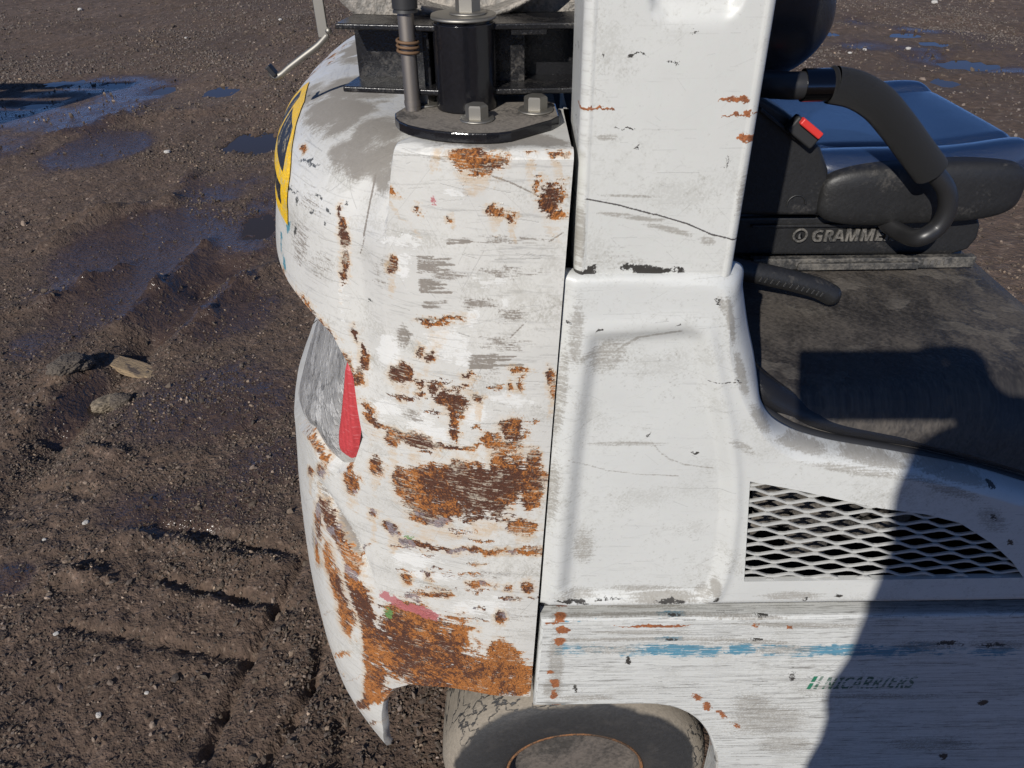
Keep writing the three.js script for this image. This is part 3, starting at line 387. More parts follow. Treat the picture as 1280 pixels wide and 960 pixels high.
  const mat = whiteSide(2048, 1536, 0, 1.12, 0.58, 1.09, { seed: 3, hairs: 1500, hairLen: 0.09, hairAmp: 0.45, flat: 0.4, tone: [0.515, 0.52, 0.50], rough: 0.42, streakAt: 0.64, streak: 0.16, grit: 0.6, letterWear: 0 }, (M) => {
    spots(M.scuff, [[760, 450, 40, 30, -25], [850, 748, 45, 7], [880, 742, 16, 14], [700, 500, 12, 90, 8], [720, 420, 14, 60, 5], [800, 740, 70, 6], [905, 385, 8, 20, -20], [720, 745, 40, 10], [780, 560, 70, 4], [690, 620, 14, 60, 6], [730, 690, 20, 30], [1080, 590, 100, 8, 8], [930, 560, 30, 8, 30], [990, 745, 60, 8], [1180, 610, 80, 10, 18], [1240, 650, 30, 20, 30], [915, 400, 10, 40, -10, 1.1], [930, 470, 12, 40, -12, 1.1], [955, 525, 16, 30, -40, 1.1], [1010, 560, 50, 12, 14, 1.1], [1100, 578, 60, 10, 10, 1.1], [1200, 595, 70, 14, 14, 1.1]], 0.8);
    spots(M.scuff, [[830, 748, 60, 8], [895, 735, 10, 18], [745, 440, 50, 8, -28, 0.7]], 1.1);
    M.scuff.line([[745, 460], [800, 425], [850, 415]], 3, 0.9); M.scuff.line([[818, 560], [826, 570], [838, 579], [858, 586], [890, 590]], 1.3, 0.7); M.scuff.line([[712, 575], [730, 585], [760, 593], [800, 598], [845, 600]], 1.3, 0.6);
    spots(M.dark, [[750, 416, 6, 2, -30], [846, 405, 6, 2, -20], [925, 478, 4, 1.5], [1240, 649, 3, 7], [1005, 749, 3, 5], [900, 378, 3, 6, 20], [812, 548, 2, 5, 15], [872, 572, 5, 1.5, -15], [710, 405, 3, 2, 40], [1050, 745, 4, 2], [1265, 680, 4, 4, -40], [1170, 572, 10, 2, 10], [1200, 585, 8, 3, 15], [1250, 610, 6, 4, 20]]);
    M.cut.line([[890, 478], [925, 479]], 1, 0.5);
    spots(M.dark, [[720, 752, 30, 3], [760, 748, 24, 3], [840, 752, 30, 4], [892, 748, 14, 5]], 0.62);
  });
  for (const k of ['map', 'bumpMap', 'roughnessMap']) { mat[k].repeat.set(1 / 1.12, 1 / 0.51); mat[k].offset.set(0, -0.58 / 0.51); }
  const sidePanel = mesh('side_panel', join(face3, rim, left), mat, forklift, 'scratched white side panel with pressed frame');

  // grille of expanded metal, every wavy strand on its own
  const grille = group('grille', forklift), gm = std(0.42, 0.42, 0.40, 0.55, 0.1, { bumpMap: mat.bumpMap, bumpScale: 0.0005 });
  const P = 0.0435, HH = 0.0114, inside = (x, y) => x > 0.2439 + (0.8236 - y) * 0.125 - 0.004 && y > loY - 0.004 && y < interp(hi, x) + 0.004 && x < 0.5850;
  for (let k = -3; k < 24; k++) {
    const pts = [];
    const flush = () => { if (pts.length > 3) { const n = pts.length - 1, tris = sheet(4, n, (i, j) => { const q = pts[j], a = [[1, 1], [-1, 1], [-1, -1], [1, -1], [1, 1]][i]; return [q.x, q.y + a[1] * 0.0016 * q.w, -0.0045 + a[0] * 0.0011 + q.z, q.x, q.y]; }); mesh('strand', toCreasedNormals(tris, 0.6), gm, grille); } pts.length = 0; };
    for (let i = 0; i <= 260; i++) {
      const x = 0.235 + i / 260 * 0.36, c = 0.668 + k * HH - (x - 0.25) * 0.085, ph = (x - 0.25) / P + (k % 2 ? 0.5 : 0), tri = Math.abs((ph % 1 + 1) % 1 - 0.5) * 2, w = clamp((tri - 0.5) * 1.3, -0.5, 0.5), y = c + w * (HH - 0.0030);
      if (inside(x, y)) pts.push({ x, y, z: w * 0.003, w: Math.abs(w) > 0.48 ? 1.1 : 0.95 }); else flush();
    }
    flush();
  }
}
// dark space behind the grille with the dusty engine parts that show through it
{
  const bay = group('engine_bay', forklift);
  const dusty = grimy([0.03, 0.028, 0.025], [0.10, 0.088, 0.074], 0.5, 512, 0.7, 0.95, 6, 0.0015, 0.3);
  mesh('back_wall', box(0.75, 0.42, 0.01, 0.6, 0.66, -0.24, 0), MAT.paintedSteel, bay);
  mesh('engine_cover', box(0.19, 0.13, 0.09, 0.36, 0.70, -0.165, 0.02), dusty, bay);
  mesh('hose', tube([[0.26, 0.69, -0.05], [0.31, 0.735, -0.06], [0.36, 0.725, -0.055], [0.41, 0.69, -0.06], [0.47, 0.70, -0.08]], 0.013, 50, 12), dusty, bay);
  mesh('hose', tube([[0.28, 0.80, -0.09], [0.32, 0.765, -0.06], [0.385, 0.775, -0.06], [0.45, 0.745, -0.09]], 0.010, 50, 12), dusty, bay);
  mesh('bracket', box(0.05, 0.07, 0.006, 0.345, 0.70, -0.045, 0.002).rotateZ(0), dusty, bay);
  mesh('pump', cyl(0.028, 0.028, 0.05, 0.30, 0.0, 0.0, 24).rotateX(Math.PI / 2).translate(0, 0.755, -0.08), dusty, bay);
}

// --- lower body with the stripe and the worn lettering
{
  const sh = new THREE.Shape(); sh.moveTo(0.0305, 0.606); sh.lineTo(0.0225, 0.4325); sh.lineTo(0.165, 0.4325);
  sh.bezierCurveTo(0.215, 0.4325, 0.243, 0.405, 0.262, 0.362); sh.bezierCurveTo(0.275, 0.33, 0.284, 0.295, 0.285, 0.262); sh.lineTo(0.285, 0.14); sh.lineTo(1.25, 0.14); sh.lineTo(1.25, 0.606); sh.closePath();
  const g = new THREE.ExtrudeGeometry(sh, { depth: 0.034, bevelEnabled: true, bevelSize: 0.004, bevelThickness: 0.005, bevelSegments: 3, bevelOffset: -0.004, curveSegments: 18 }).translate(0, 0, -0.0385);
  const UV0 = 0, UV1 = 0.82, VV0 = 0.22, VV1 = 0.62, W = 2048, H = 1024;
  const mat = whiteSide(W, H, UV0, UV1, VV0, VV1, { seed: 8, hairs: 5600, hairLen: 0.24, hairAmp: 0.95, flat: 0.97, tone: [0.515, 0.52, 0.50], rough: 0.45, streakAt: 0.585, streak: 0.75, grit: 0.6, letterWear: 1.1 }, (M) => {
    for (const [a, b, v] of [[738, 790, 0.42], [812, 902, 0.95], [910, 947, 0.8], [1010, 1045, 0.62], [1040, 1124, 0.75], [700, 735, 0.36], [1124, 1180, 0.4], [780, 812, 0.36], [946, 1010, 0.38], [1180, 1275, 0.36]]) for (let x = a + 8; x <= b - 8; x += 8) M.blue.spot(x, 812.5, 14, 9, 0, Math.min(0.85, v + 0.1));
    spots(M.blue, [ [835, 799, 22, 4, 0, 0.7], [720, 815, 20, 8, 0, 0.55], [1150, 808, 40, 8, 0, 0.55]]);
    M.scuff.line([[700, 800], [820, 798], [900, 799], [980, 803]], 4, 0.8); spots(M.scuff, [[980, 812, 60, 8], [1160, 806, 60, 9], [1250, 806, 60, 9], [760, 812, 60, 9], [960, 900, 80, 30], [940, 880, 40, 20], [1160, 930, 90, 12], [1100, 870, 120, 6], [980, 930, 50, 16], [730, 872, 50, 6]], 0.8);
    spots(M.scuff, [[695, 830, 14, 60], [690, 860, 18, 18], [800, 790, 90, 4], [1000, 781, 120, 5, 1]], 0.9);
    spots(M.rust, [[704, 787, 12, 5, -6], [701, 802, 9, 7], [689, 778, 14, 3, -5], [688, 840, 6, 3], [694, 854, 9, 7, -20], [692, 868, 7, 8], [946, 781, 4, 4], [986, 784, 4, 4], [868, 871, 10, 6, 15], [884, 882, 10, 4, 45], [902, 893, 10, 3, 45], [920, 906, 10, 2, 40], [820, 782, 60, 2, 0]]);
    spots(M.dark, [[721, 861, 2, 8], [870, 872, 6, 4], [788, 825, 5, 6], [1229, 879, 7, 4], [990, 842, 6, 14, 5, 0.7], [1179, 946, 6, 5, -30], [1240, 806, 30, 4, 0, 0.7], [1190, 805, 30, 4, 0, 0.7], [840, 800, 14, 3, 0, 0.7], [946, 800, 12, 2, 0, 0.8]]);
    // lettering, mostly scraped away
    const c = document.createElement('canvas'); c.width = 420; c.height = 64; const x = c.getContext('2d'); x.fillStyle = '#000'; x.fillRect(0, 0, 420, 64); x.setTransform(1, 0, -0.28, 1, 16, 0); x.font = 'bold 52px sans-serif'; x.fillStyle = '#777'; x.fillText('NICARRIERS', 50, 52); x.fillStyle = '#fff'; x.fillRect(4, 12, 13, 17); x.fillRect(4, 33, 13, 19); x.fillStyle = '#777'; x.fillRect(26, 12, 11, 40);
    const d = x.getImageData(0, 0, 420, 64).data, p0 = sideMap(1004, 866), p1 = sideMap(1174, 838), w = (p1[0] - p0[0]), hgt = (p1[1] - p0[1]), su = W / (UV1 - UV0), sv = H / (VV1 - VV0);
    for (let j = 0; j < hgt * sv; j++) for (let i = 0; i < w * su; i++) { const q = d[((63 - (j / (hgt * sv) * 64 | 0)) * 420 + (i / (w * su) * 420 | 0)) * 4]; if (q > 60) M.green.a[((p0[1] - VV0) * sv + j | 0) * W + ((p0[0] - UV0) * su + i | 0)] = q > 180 ? 1.4 : 0.62; }
  });
  for (const k of ['map', 'bumpMap', 'roughnessMap']) { mat[k].repeat.set(1 / (UV1 - UV0), 1 / (VV1 - VV0)); mat[k].offset.set(0, -VV0 / (VV1 - VV0)); }
  mesh('lower_body', g, mat, forklift, 'white lower body side with scraped blue stripe and worn lettering');
  mesh('frame_rail', box(1.2, 0.022, 0.02, 0.63, 0.617, -0.030, 0.002), grimy([0.02, 0.02, 0.02], [0.10, 0.09, 0.08], 0.4, 256, 0.8, 0.95, 4, 0.0006), forklift, 'dirty dark frame rail in the gap under side panel');
  // chassis behind the skin and the wheel well
  const ch = std(0.02, 0.019, 0.018, 0.9);
  mesh('chassis', join(box(0.92, 0.26, 0.8, 0.80, 0.28, MIDZ, 0), box(0.36, 0.25, 0.6, 0.1, 0.55, MIDZ, 0), box(0.30, 0.46, 0.7, -0.03, 0.88, MIDZ, 0)), ch, forklift);
  mesh('wheel_well', box(0.34, 0.012, 0.30, 0.13, 0.445, -0.19, 0), grimy([0.03, 0.028, 0.025], [0.12, 0.10, 0.085], 0.5, 256, 0.9, 0.95, 4, 0.001), forklift);
  // far side of the truck
  const far = std(0.5, 0.5, 0.48, 0.5);
  mesh('lower_body', box(0.97, 0.24, 0.034, 0.765, 0.26, 2 * MIDZ + 0.017, 0.004), far, forklift);
  mesh('side_panel', box(0.46, 0.22, 0.03, 0.275, 0.74, 2 * MIDZ + 0.015, 0.01), far, forklift);
}
// --- rear pillar of the overhead guard, with a pressed recess
{
  const x0 = 0.0552, x1 = 0.1935, zf = -0.006, zb = -0.105, r = 0.009, per = [];
  const arc = (cx, cz, a0) => { for (let k = 0; k <= 8; k++) { const a = a0 + k / 8 * Math.PI / 2; per.push([cx + Math.cos(a) * r, cz + Math.sin(a) * r]); } };
  const seg = (ax, az, bx, bz, n) => { for (let k = 1; k < n; k++) per.push([lerp(ax, bx, k / n), lerp(az, bz, k / n)]); };
  arc(x1 - r, zb + r, -Math.PI / 2); seg(x1, zb + r, x1, zf - r, 6); arc(x1 - r, zf - r, 0); seg(x1 - r, zf, x0 + r, zf, 90); arc(x0 + r, zf - r, Math.PI / 2); seg(x0, zf - r, x0, zb + r, 6); arc(x0 + r, zb + r, Math.PI); seg(x0 + r, zb, x1 - r, zb, 6); per.push(per[0]);
  const a = at(872, 22, 'z', 0), cx = a.x, NY = 150, H0 = 1.0535, H1 = 2.05;
  const g = sheet(per.length - 1, NY, (i, j) => {
    const y = H0 + (H1 - H0) * Math.pow(j / NY, 1.9); let [x, z] = per[i];
    if (z > zf - 1e-6) { const rx = 0.034, ry = 0.13, cy = a.y + ry, dx = Math.max(0, Math.abs(x - cx) - (rx - 0.016)), dy = Math.max(0, Math.abs(y - cy) - (ry - 0.016)), d = Math.hypot(dx, dy) - 0.016; z -= 0.007 * (1 - sstep(-0.006, 0.002, d)); z += 0.0008 * (N5(x * 2, y * 1.5) - 0.5) - 0.001; }
    return [x, y, z, x - (z - zf) * (x < 0.12 ? -1 : 1) * -1, y]; });
  const mat = whiteSide(768, 1024, 0, 0.26, 1.02, 1.38, { seed: 21, hairs: 420, hairLen: 0.05, hairAmp: 0.35, flat: 0.5, tone: [0.51, 0.512, 0.487], rough: 0.38, streakAt: 0.70, streak: 0.22, grit: 0.32, letterWear: 0 }, (M) => {
    spots(M.rust, [[922, 131, 19, 5, 2], [922, 150, 22, 2, 2], [938, 148, 6, 5], [933, 174, 12, 6, -6], [742, 142, 6, 4], [757, 141, 15, 2, -3]], 1.15);
    spots(M.dark, [[815, 342, 36, 7, 2], [785, 340, 8, 8], [845, 343, 10, 7], [735, 345, 14, 9], [740, 340, 8, 6], [868, 42, 5, 1.5, -55], [758, 76, 2, 2], [798, 75, 12, 1.3, -2], [840, 80, 6, 1.3, -40], [802, 190, 6, 1.3, -40], [785, 165, 14, 1, 8], [912, 205, 1.3, 14, 5], [832, 355, 20, 3], [720, 330, 3, 14, 0, 0.8]]);
    M.cut.line([[738, 253], [775, 260], [820, 272], [860, 284], [890, 297], [928, 306]], 1.3, 0.9);
    spots(M.scuff, [[790, 275, 60, 5, 8], [840, 292, 40, 6, 14], [930, 250, 10, 40, 10], [885, 305, 16, 8, 10], [760, 175, 20, 6], [730, 300, 5, 60, 2], [725, 200, 4, 100], [775, 330, 60, 20, 0, 0.4], [790, 249, 50, 3, 2]], 0.9);
  });
  for (const k of ['map', 'bumpMap', 'roughnessMap']) { mat[k].repeat.set(1 / 0.26, 1 / 0.36); mat[k].offset.set(0, -1.02 / 0.36); mat[k].wrapT = mat[k].wrapS = THREE.MirroredRepeatWrapping; }
  mesh('guard_pillar', g, mat, forklift, 'white overhead guard pillar with brown scrapes');
  mesh('guard_pillar', box(0.138, 1.0, 0.1, 0.1245, 1.55, 2 * MIDZ + 0.056, 0.013), std(0.5, 0.5, 0.48, 0.45), forklift);
  mesh('pillar_foot', box(0.13, 0.05, 0.085, 0.122, 1.030, -0.062, 0.002), MAT.paintedSteel, forklift);
}
// --- steer wheel
{
  const w = group('steer_wheel', forklift), cx = 0.088, cy = 0.2035, R = 0.2035, zo = -0.028, wd = 0.16;
  const prof = [[0.101, zo - 0.012], [0.110, zo - 0.004], [0.135, zo + 0.002], [0.168, zo + 0.001], [0.184, zo - 0.006], [0.195, zo - 0.016], [0.2015, zo - 0.03], [R, zo - 0.05], [R, zo - wd + 0.05], [0.2015, zo - wd + 0.03], [0.195, zo - wd + 0.016], [0.184, zo - wd], [0.136, zo - wd]];
  const curve = new THREE.CatmullRomCurve3(prof.map(([r, z]) => V(r, z, 0)), false, 'centripetal'), pts = curve.getPoints(80).map((p) => new THREE.Vector2(p.x, -p.y));
  const tyreT = textures(1024, 512, (u, v, o) => {   // v runs from the bead over the sidewall and the tread
    const a = N1(u * 4, v * 1.2), b = N4(u * 8, v * 2.4), f = N2(u * 14, v * 4), tread = sstep(0.31, 0.36, v + (a - 0.5) * 0.10), crack = 1 - sstep(0.02, 0.09, Math.abs(N2(u * 16, v * 5) - 0.5)), patch = sstep(0.45, 0.6, N1(u * 3 + 0.3, v * 0.8)), mud = tread * (1 - crack * patch) * sstep(0.16, 0.3, f * 0.6 + a * 0.5), k = 0.8 + 0.4 * b, side = 0.25 * sstep(0.5, 0.8, N1(u * 5, v * 3));
    o.r = lerp(lerp(0.026, 0.06, side), 0.21, mud) * k; o.g = lerp(lerp(0.026, 0.055, side), 0.182, mud) * k; o.b = lerp(lerp(0.027, 0.05, side), 0.145, mud) * k; o.rough = lerp(0.62, 0.97, mud); o.bump = 0.2 + 0.5 * mud + 0.15 * b; });
  const g = new THREE.LatheGeometry(pts, 128).rotateX(-Math.PI / 2);
  g.translate(cx, cy, 0);
  mesh('tyre', g, new THREE.MeshStandardMaterial({ ...tyreT, roughness: 1, bumpScale: 0.0022 }), w, 'black solid tyre with dried mud on tread');
  const rp = [[0.0, zo - 0.03], [0.04, zo - 0.03], [0.055, zo - 0.034], [0.082, zo - 0.034], [0.094, zo - 0.03], [0.099, zo - 0.012], [0.102, zo - 0.006], [0.1045, zo - 0.008], [0.106, zo - 0.02], [0.106, zo - 0.06]].map(([r, z]) => new THREE.Vector2(r, -z));
  const rimT = grimy([0.04, 0.036, 0.032], [0.095, 0.08, 0.068], 0.6, 512, 0.7, 0.95, 3, 0.0008, 0.6);
  const rim = new THREE.LatheGeometry(rp.slice(0, 6), 96).rotateX(-Math.PI / 2).translate(cx, cy, 0), edge = new THREE.LatheGeometry(rp.slice(5), 96).rotateX(-Math.PI / 2).translate(cx, cy, 0);
  mesh('rim', rim, rimT, w); mesh('rim_edge', edge, grimy([0.05, 0.03, 0.018], [0.20, 0.09, 0.035], 0.45, 256, 0.8, 0.95, 6, 0.0012, 0.1), w, 'rusty orange rim edge');
  for (const a of [1.02, 1.02 + Math.PI]) mesh('hub_slot', box(0.026, 0.009, 0.004, 0, 0, 0, 0.0019).rotateZ(0.35).translate(cx + 0.072 * Math.cos(a), cy + 0.072 * Math.sin(a), zo - 0.0345), MAT.paintedSteel, w);
  const w2 = w.clone(); w2.position.z = 2 * MIDZ + 0.216; forklift.add(w2);
  mesh('axle', new THREE.CylinderGeometry(0.04, 0.04, 0.8, 16).rotateX(Math.PI / 2).translate(cx, cy, MIDZ), MAT.rubber, forklift);
}
// ------------------------------------------------------------------ engine hood, seat, bottle bracket
{ // engine hood with a dusty black cover
  const edgeY = [[0.2, 0.90], [0.252, 0.888], [0.275, 0.868], [0.3268, 0.848], [0.4318, 0.824], [0.56, 0.783], [0.66, 0.748], [0.8, 0.70], [1.05, 0.665]];
  const X0 = 0.222, R = 0.075, Z0 = -0.040, NX = 170, NZ = 120, XF = 0.603, RF = 0.085;   // the front rolls over to a vertical face
  const g = sheet(NX, NZ, (i, j) => {
    const a = i / (NX - 30), th = clamp((i - NX + 30) / 28) * Math.PI / 2, x = a <= 1 ? X0 + (XF - X0) * Math.pow(a, 1.15) : XF + RF * Math.sin(th), drop = a <= 1 ? 0 : RF * (1 - Math.cos(th)) + (i === NX ? 0.4 : 0);
    const q = Math.pow(j / NZ, 1.8), zr = x < X0 + R ? Z0 - R + Math.sqrt(Math.max(0, R * R - (X0 + R - x) ** 2)) : Z0, z = lerp(zr, -1.02, q), d = zr - z, dl = x - X0;
    const low = interp(edgeY, x), top = 0.893, w = lerp(0.035, 0.075, sstep(0.28, 0.6, x)), f = clamp(d / w), f2 = clamp(dl / 0.03), prof = Math.sqrt(1 - (1 - f) ** 2) * lerp(0.6, 1, Math.sqrt(1 - (1 - f2) ** 2));
    const y = Math.min(lerp(low, top, prof) + 0.0018 * (N5(x * 2, z * 2) - 0.5) * f, top - drop + 0.001); return [x, y, z, x + drop, z - (0.893 - y)]; });
  const t = textures(1024, 1024, (u, v, o) => {
    const n = N1(u * 3, v * 3), n2 = N2(u * 5, v * 5), f = N4(u * 9, v * 9), sw = N3(u * 3 + v * 0.5, v * 1.2 - u), dust = sstep(0.2, 0.75, n * 0.45 + sw * 0.25 + f * 0.3), flake = sstep(0.66, 0.70, N2(u * 4.3 + v, v * 6 - u * 1.7)) * sstep(0.42, 0.6, N1(u * 2.2, v * 2.2)), k = 0.75 + 0.5 * f;
    let a = lerp(0.022, 0.088, dust * 0.75), b = lerp(0.020, 0.075, dust * 0.75), c = lerp(0.019, 0.062, dust * 0.75); a = lerp(a, 0.12, flake * 0.45); b = lerp(b, 0.106, flake * 0.45); c = lerp(c, 0.09, flake * 0.45);
    o.r = a * k; o.g = b * k; o.b = c * k; o.rough = lerp(0.5, 0.9, Math.max(dust * 0.8, flake)); o.bump = 0.25 * f + 0.35 * flake + 0.2 * dust; });
  for (const k of ['map', 'bumpMap', 'roughnessMap']) t[k].repeat.set(1.1, 1.1);
  const hood = mesh('engine_hood', toCreasedNormals(g, 0.8), new THREE.MeshStandardMaterial({ ...t, roughness: 1, bumpScale: 0.0016 }), forklift, 'dusty black engine hood cover under seat');
  // rubber seal between hood and white panel
  const pts = [[0.222, 0.905, -0.42], [0.222, 0.898, -0.20], [0.224, 0.893, -0.11], [0.236, 0.888, -0.067], [0.258, 0.880, -0.046], [0.29, 0.862, -0.039], [0.3268, 0.8485, -0.0375], [0.4318, 0.8235, -0.0375], [0.56, 0.783, -0.0375], [0.69, 0.73, -0.0375]];
  mesh('hood_rim', tube(pts.slice(2).map(([x, y, z]) => V(x + (z < -0.05 ? 0.016 : 0.008), y + 0.006, z - (z < -0.05 ? 0.010 : 0.021))), 0.0185, 160, 18), new THREE.MeshPhysicalMaterial({ color: lin(0.010, 0.010, 0.011), roughness: 0.26, bumpMap: t.bumpMap, bumpScale: 0.0004 }), forklift, 'glossy black rounded rim of hood cover');
  mesh('rubber_seal', tube(pts, 0.0065, 160, 10), MAT.rubber, forklift);
  mesh('hood_skirt', box(0.80, 0.30, 0.006, 0.66, 0.66, -0.058, 0).translate(0, -0.02, -0.19), MAT.paintedSteel, forklift);
  mesh('battery_tray', box(0.010, 0.26, 0.8, 0.214, 0.78, MIDZ, 0), MAT.paintedSteel, forklift);
  mesh('partition', box(0.20, 0.20, 0.70, 0.13, 0.97, -0.50, 0.004), std(0.02, 0.02, 0.021, 0.7), forklift);
}
const vinyl = new THREE.MeshPhysicalMaterial({ color: lin(0.006, 0.0065, 0.008), roughness: 0.38, clearcoat: 0.8, clearcoatRoughness: 0.25, ...(() => { const t = textures(512, 512, (u, v, o) => { const a = N4(u * 8, v * 8), b = N1(u * 2, v * 2); o.r = o.g = o.b = 1; o.rough = 0.5; o.bump = a * 0.6 + b * 0.4; }, { rough: false }); t.bumpMap.repeat.set(6, 6); return { bumpMap: t.bumpMap, bumpScale: 0.0006 }; })() });
const skyTintVinyl = vinyl.clone(); skyTintVinyl.color = lin(0.006, 0.02, 0.062); skyTintVinyl.clearcoat = 1; skyTintVinyl.roughness = 0.3;  // blue reflection of the sky put into the base colour of the cushion
const plastic = grimy([0.013, 0.013, 0.0135], [0.055, 0.05, 0.044], 0.24, 512, 0.5, 0.85, 5, 0.0004, 0.8);
{
  const seat = group('seat', forklift), ZC = -0.52, HW = 0.19;
  // superellipsoid blocks with a shaped surface
  const pad = (cx, cy, cz, hx, hy, hz, e1, e2, warp, n = 72, m = 48) => sheet(n, m, (i, j) => {
    const a = i / n * 2 * Math.PI, b = (j / m - 0.5) * Math.PI, P = (x, e) => Math.sign(x) * Math.pow(Math.abs(x), e); let x = P(Math.cos(b), e1) * P(Math.cos(a), e2), z = P(Math.cos(b), e1) * P(Math.sin(a), e2), y = P(Math.sin(b), e1);
    const q = V(cx + x * hx, cy + y * hy, cz + z * hz); warp?.(q, x, y, z); return [q.x, q.y, q.z, a, b]; }, null, true);
  mesh('cushion', pad(0.515, 1.001, ZC, 0.172, 0.042, HW, 0.35, 0.42, (q, x, y, z) => { if (y > -0.2) { const bol = Math.exp(-(((Math.abs(z) - 0.86) / 0.16) ** 2)) * 0.009, dip = -0.007 * Math.exp(-(((Math.abs(z) - 0.66) / 0.05) ** 2)), fr = 0.012 * sstep(0.1, 0.9, x) - 0.02 * sstep(0.75, 1, x), back = 0; q.y += (bol + dip + fr + back) * sstep(-0.2, 0.8, y); } q.z += 0.01 * sstep(0.4, 1, x) * -Math.sign(z); }, 110, 90), skyTintVinyl, seat, 'shiny dark vinyl seat cushion with the blue sky reflection put into its colour');
  mesh('side_bolster', pad(0.515, 1.003, -0.338, 0.128, 0.040, 0.022, 0.55, 0.5, (q, x) => { q.y += 0.004 * x; }, 60, 40), plastic, seat, 'dusty black bolster on side of cushion');
  mesh('backrest', pad(0.292, 1.40, ZC, 0.07, 0.285, 0.2, 0.5, 0.5, (q, x, y, z) => { q.x -= (q.y - 1.12) * 0.13; q.x += 0.025 * Math.exp(-(((q.y - 1.19) / 0.07) ** 2)) * sstep(0, 1, x) + 0.018 * Math.exp(-(((Math.abs(z) - 0.8) / 0.2) ** 2)) * sstep(0, 1, x); }, 80, 80), vinyl, seat, 'black seat backrest');
  // recliner cover
  const P = (px, py, z = -0.33) => { const p = at(px, py, 'z', z); return [p.x, p.y]; };
  const sh = new THREE.Shape(); [[900, 95], [950, 120], [982, 140], [1008, 160], [1027, 186], [1036, 212], [1037, 235], [1033, 256], [1020, 270], [900, 270]].forEach((p, i) => { const q = P(...p); i ? sh.lineTo(...q) : sh.moveTo(...q); });
  const cover = mesh('recliner_cover', new THREE.ExtrudeGeometry(sh, { depth: 0.03, bevelEnabled: true, bevelSize: 0.006, bevelThickness: 0.006, bevelSegments: 4, bevelOffset: -0.006 }).translate(0, 0, -0.366), plastic, seat);
  const rc = P(995, 255); mesh('cover_ring', new THREE.TorusGeometry(0.0115, 0.0013, 8, 32, 3.4).translate(rc[0], rc[1], -0.3295), plastic, seat);
  // seat base with raised lettering, rails
  const b0 = P(930, 277, -0.36), b1 = P(1224, 272, -0.36), baseS = new THREE.Shape(); [[900, 272], [1222, 268], [1226, 282], [1222, 298], [1210, 312], [1188, 319], [900, 319]].forEach((p, i) => { const q = P(p[0], p[1], -0.355); i ? baseS.lineTo(...q) : baseS.moveTo(...q); });
  mesh('seat_base', new THREE.ExtrudeGeometry(baseS, { depth: 0.38, bevelEnabled: true, bevelSize: 0.004, bevelThickness: 0.004, bevelSegments: 3, bevelOffset: -0.004 }).translate(0, 0, -0.739), plastic, seat);
  const ledge = P(940, 279, -0.352), ledge2 = P(1140, 277, -0.352);
  mesh('base_groove', box(ledge2[0] - ledge[0], 0.004, 0.003, (ledge[0] + ledge2[0]) / 2, ledge[1] - 0.004, -0.3508, 0.001), plastic, seat);
  const tx = P(1012, 302, -0.351), tx2 = P(1119, 286, -0.351), tg = new TextGeometry('GRAMMER', { font, size: 0.0165, depth: 0.0024, curveSegments: 4, bevelEnabled: true, bevelSize: 0.0003, bevelThickness: 0.0005, bevelSegments: 1 });
  tg.computeBoundingBox(); const kx = (tx2[0] - tx[0]) / (tg.boundingBox.max.x - tg.boundingBox.min.x); tg.scale(kx, 1, 1).translate(tx[0], tx[1] + 0.001, -0.3508);
  const letters = grimy([0.026, 0.026, 0.026], [0.14, 0.13, 0.115], 0.5, 256, 0.6, 0.9, 8, 0.0003, 0.2);
  mesh('raised_lettering', tg, letters, seat);
  const lc = P(1000, 294, -0.351); mesh('raised_emblem', join(new THREE.TorusGeometry(0.0085, 0.0018, 8, 30).translate(lc[0], lc[1], -0.3502), new THREE.ConeGeometry(0.005, 0.009, 3).scale(1, 1, 0.4).translate(lc[0], lc[1], -0.3502)), letters, seat);
  const ra = P(950, 323, -0.335), rb = P(1210, 323, -0.335), steel = grimy([0.03, 0.03, 0.03], [0.12, 0.11, 0.095], 0.45, 256, 0.5, 0.9, 6, 0.0006, 0.4);
  mesh('seat_rail', join(box(rb[0] - ra[0] + 0.02, 0.016, 0.012, (ra[0] + rb[0]) / 2, 0.9055, -0.338, 0.002), box(0.16, 0.01, 0.008, 0.46, 0.904, -0.330, 0.002)), steel, seat);
  for (let k = 0; k < 7; k++) mesh('rail_notch', box(0.0045, 0.006, 0.002, ra[0] + 0.05 + k * 0.0075, 0.9065, -0.3315, 0.0005), MAT.paintedSteel, seat);
  for (let k = 0; k < 5; k++) mesh('rail_notch', box(0.0045, 0.006, 0.002, ra[0] + 0.21 + k * 0.009, 0.9065, -0.3315, 0.0005), MAT.paintedSteel, seat);
  // red belt buckle
  const bk = P(1006, 166, -0.312), bg = box(0.040, 0.021, 0.016, 0, 0, 0, 0.003).rotateZ(-0.62).translate(bk[0], bk[1], -0.318), bt = box(0.032, 0.0085, 0.011, 0, 0.0065, 0.004, 0.002).rotateZ(-0.62).translate(bk[0] + 0.001, bk[1] + 0.001, -0.3135);
  mesh('belt_buckle', bg, MAT.rubber, seat); mesh('buckle_button', bt, std(0.55, 0.035, 0.03, 0.4), seat, 'red buckle button');
  mesh('belt_strap', box(0.06, 0.004, 0.03, 0, 0, 0, 0.001).rotateZ(-0.62).translate(bk[0] - 0.03, bk[1] + 0.008, -0.335), MAT.rubber, seat);
  // hip restraint: foam sleeve on a bent tube
  const h = [[985, 107], [1012, 106], [1040, 106], [1068, 112], [1096, 128], [1120, 155], [1143, 186], [1163, 213]].map((p) => at(p[0], p[1], 'z', -0.275)), foamM = std(0.026, 0.026, 0.027, 0.6, 0, { bumpMap: vinyl.bumpMap, bumpScale: 0.004 });
  const rest = group('hip_restraint', forklift);
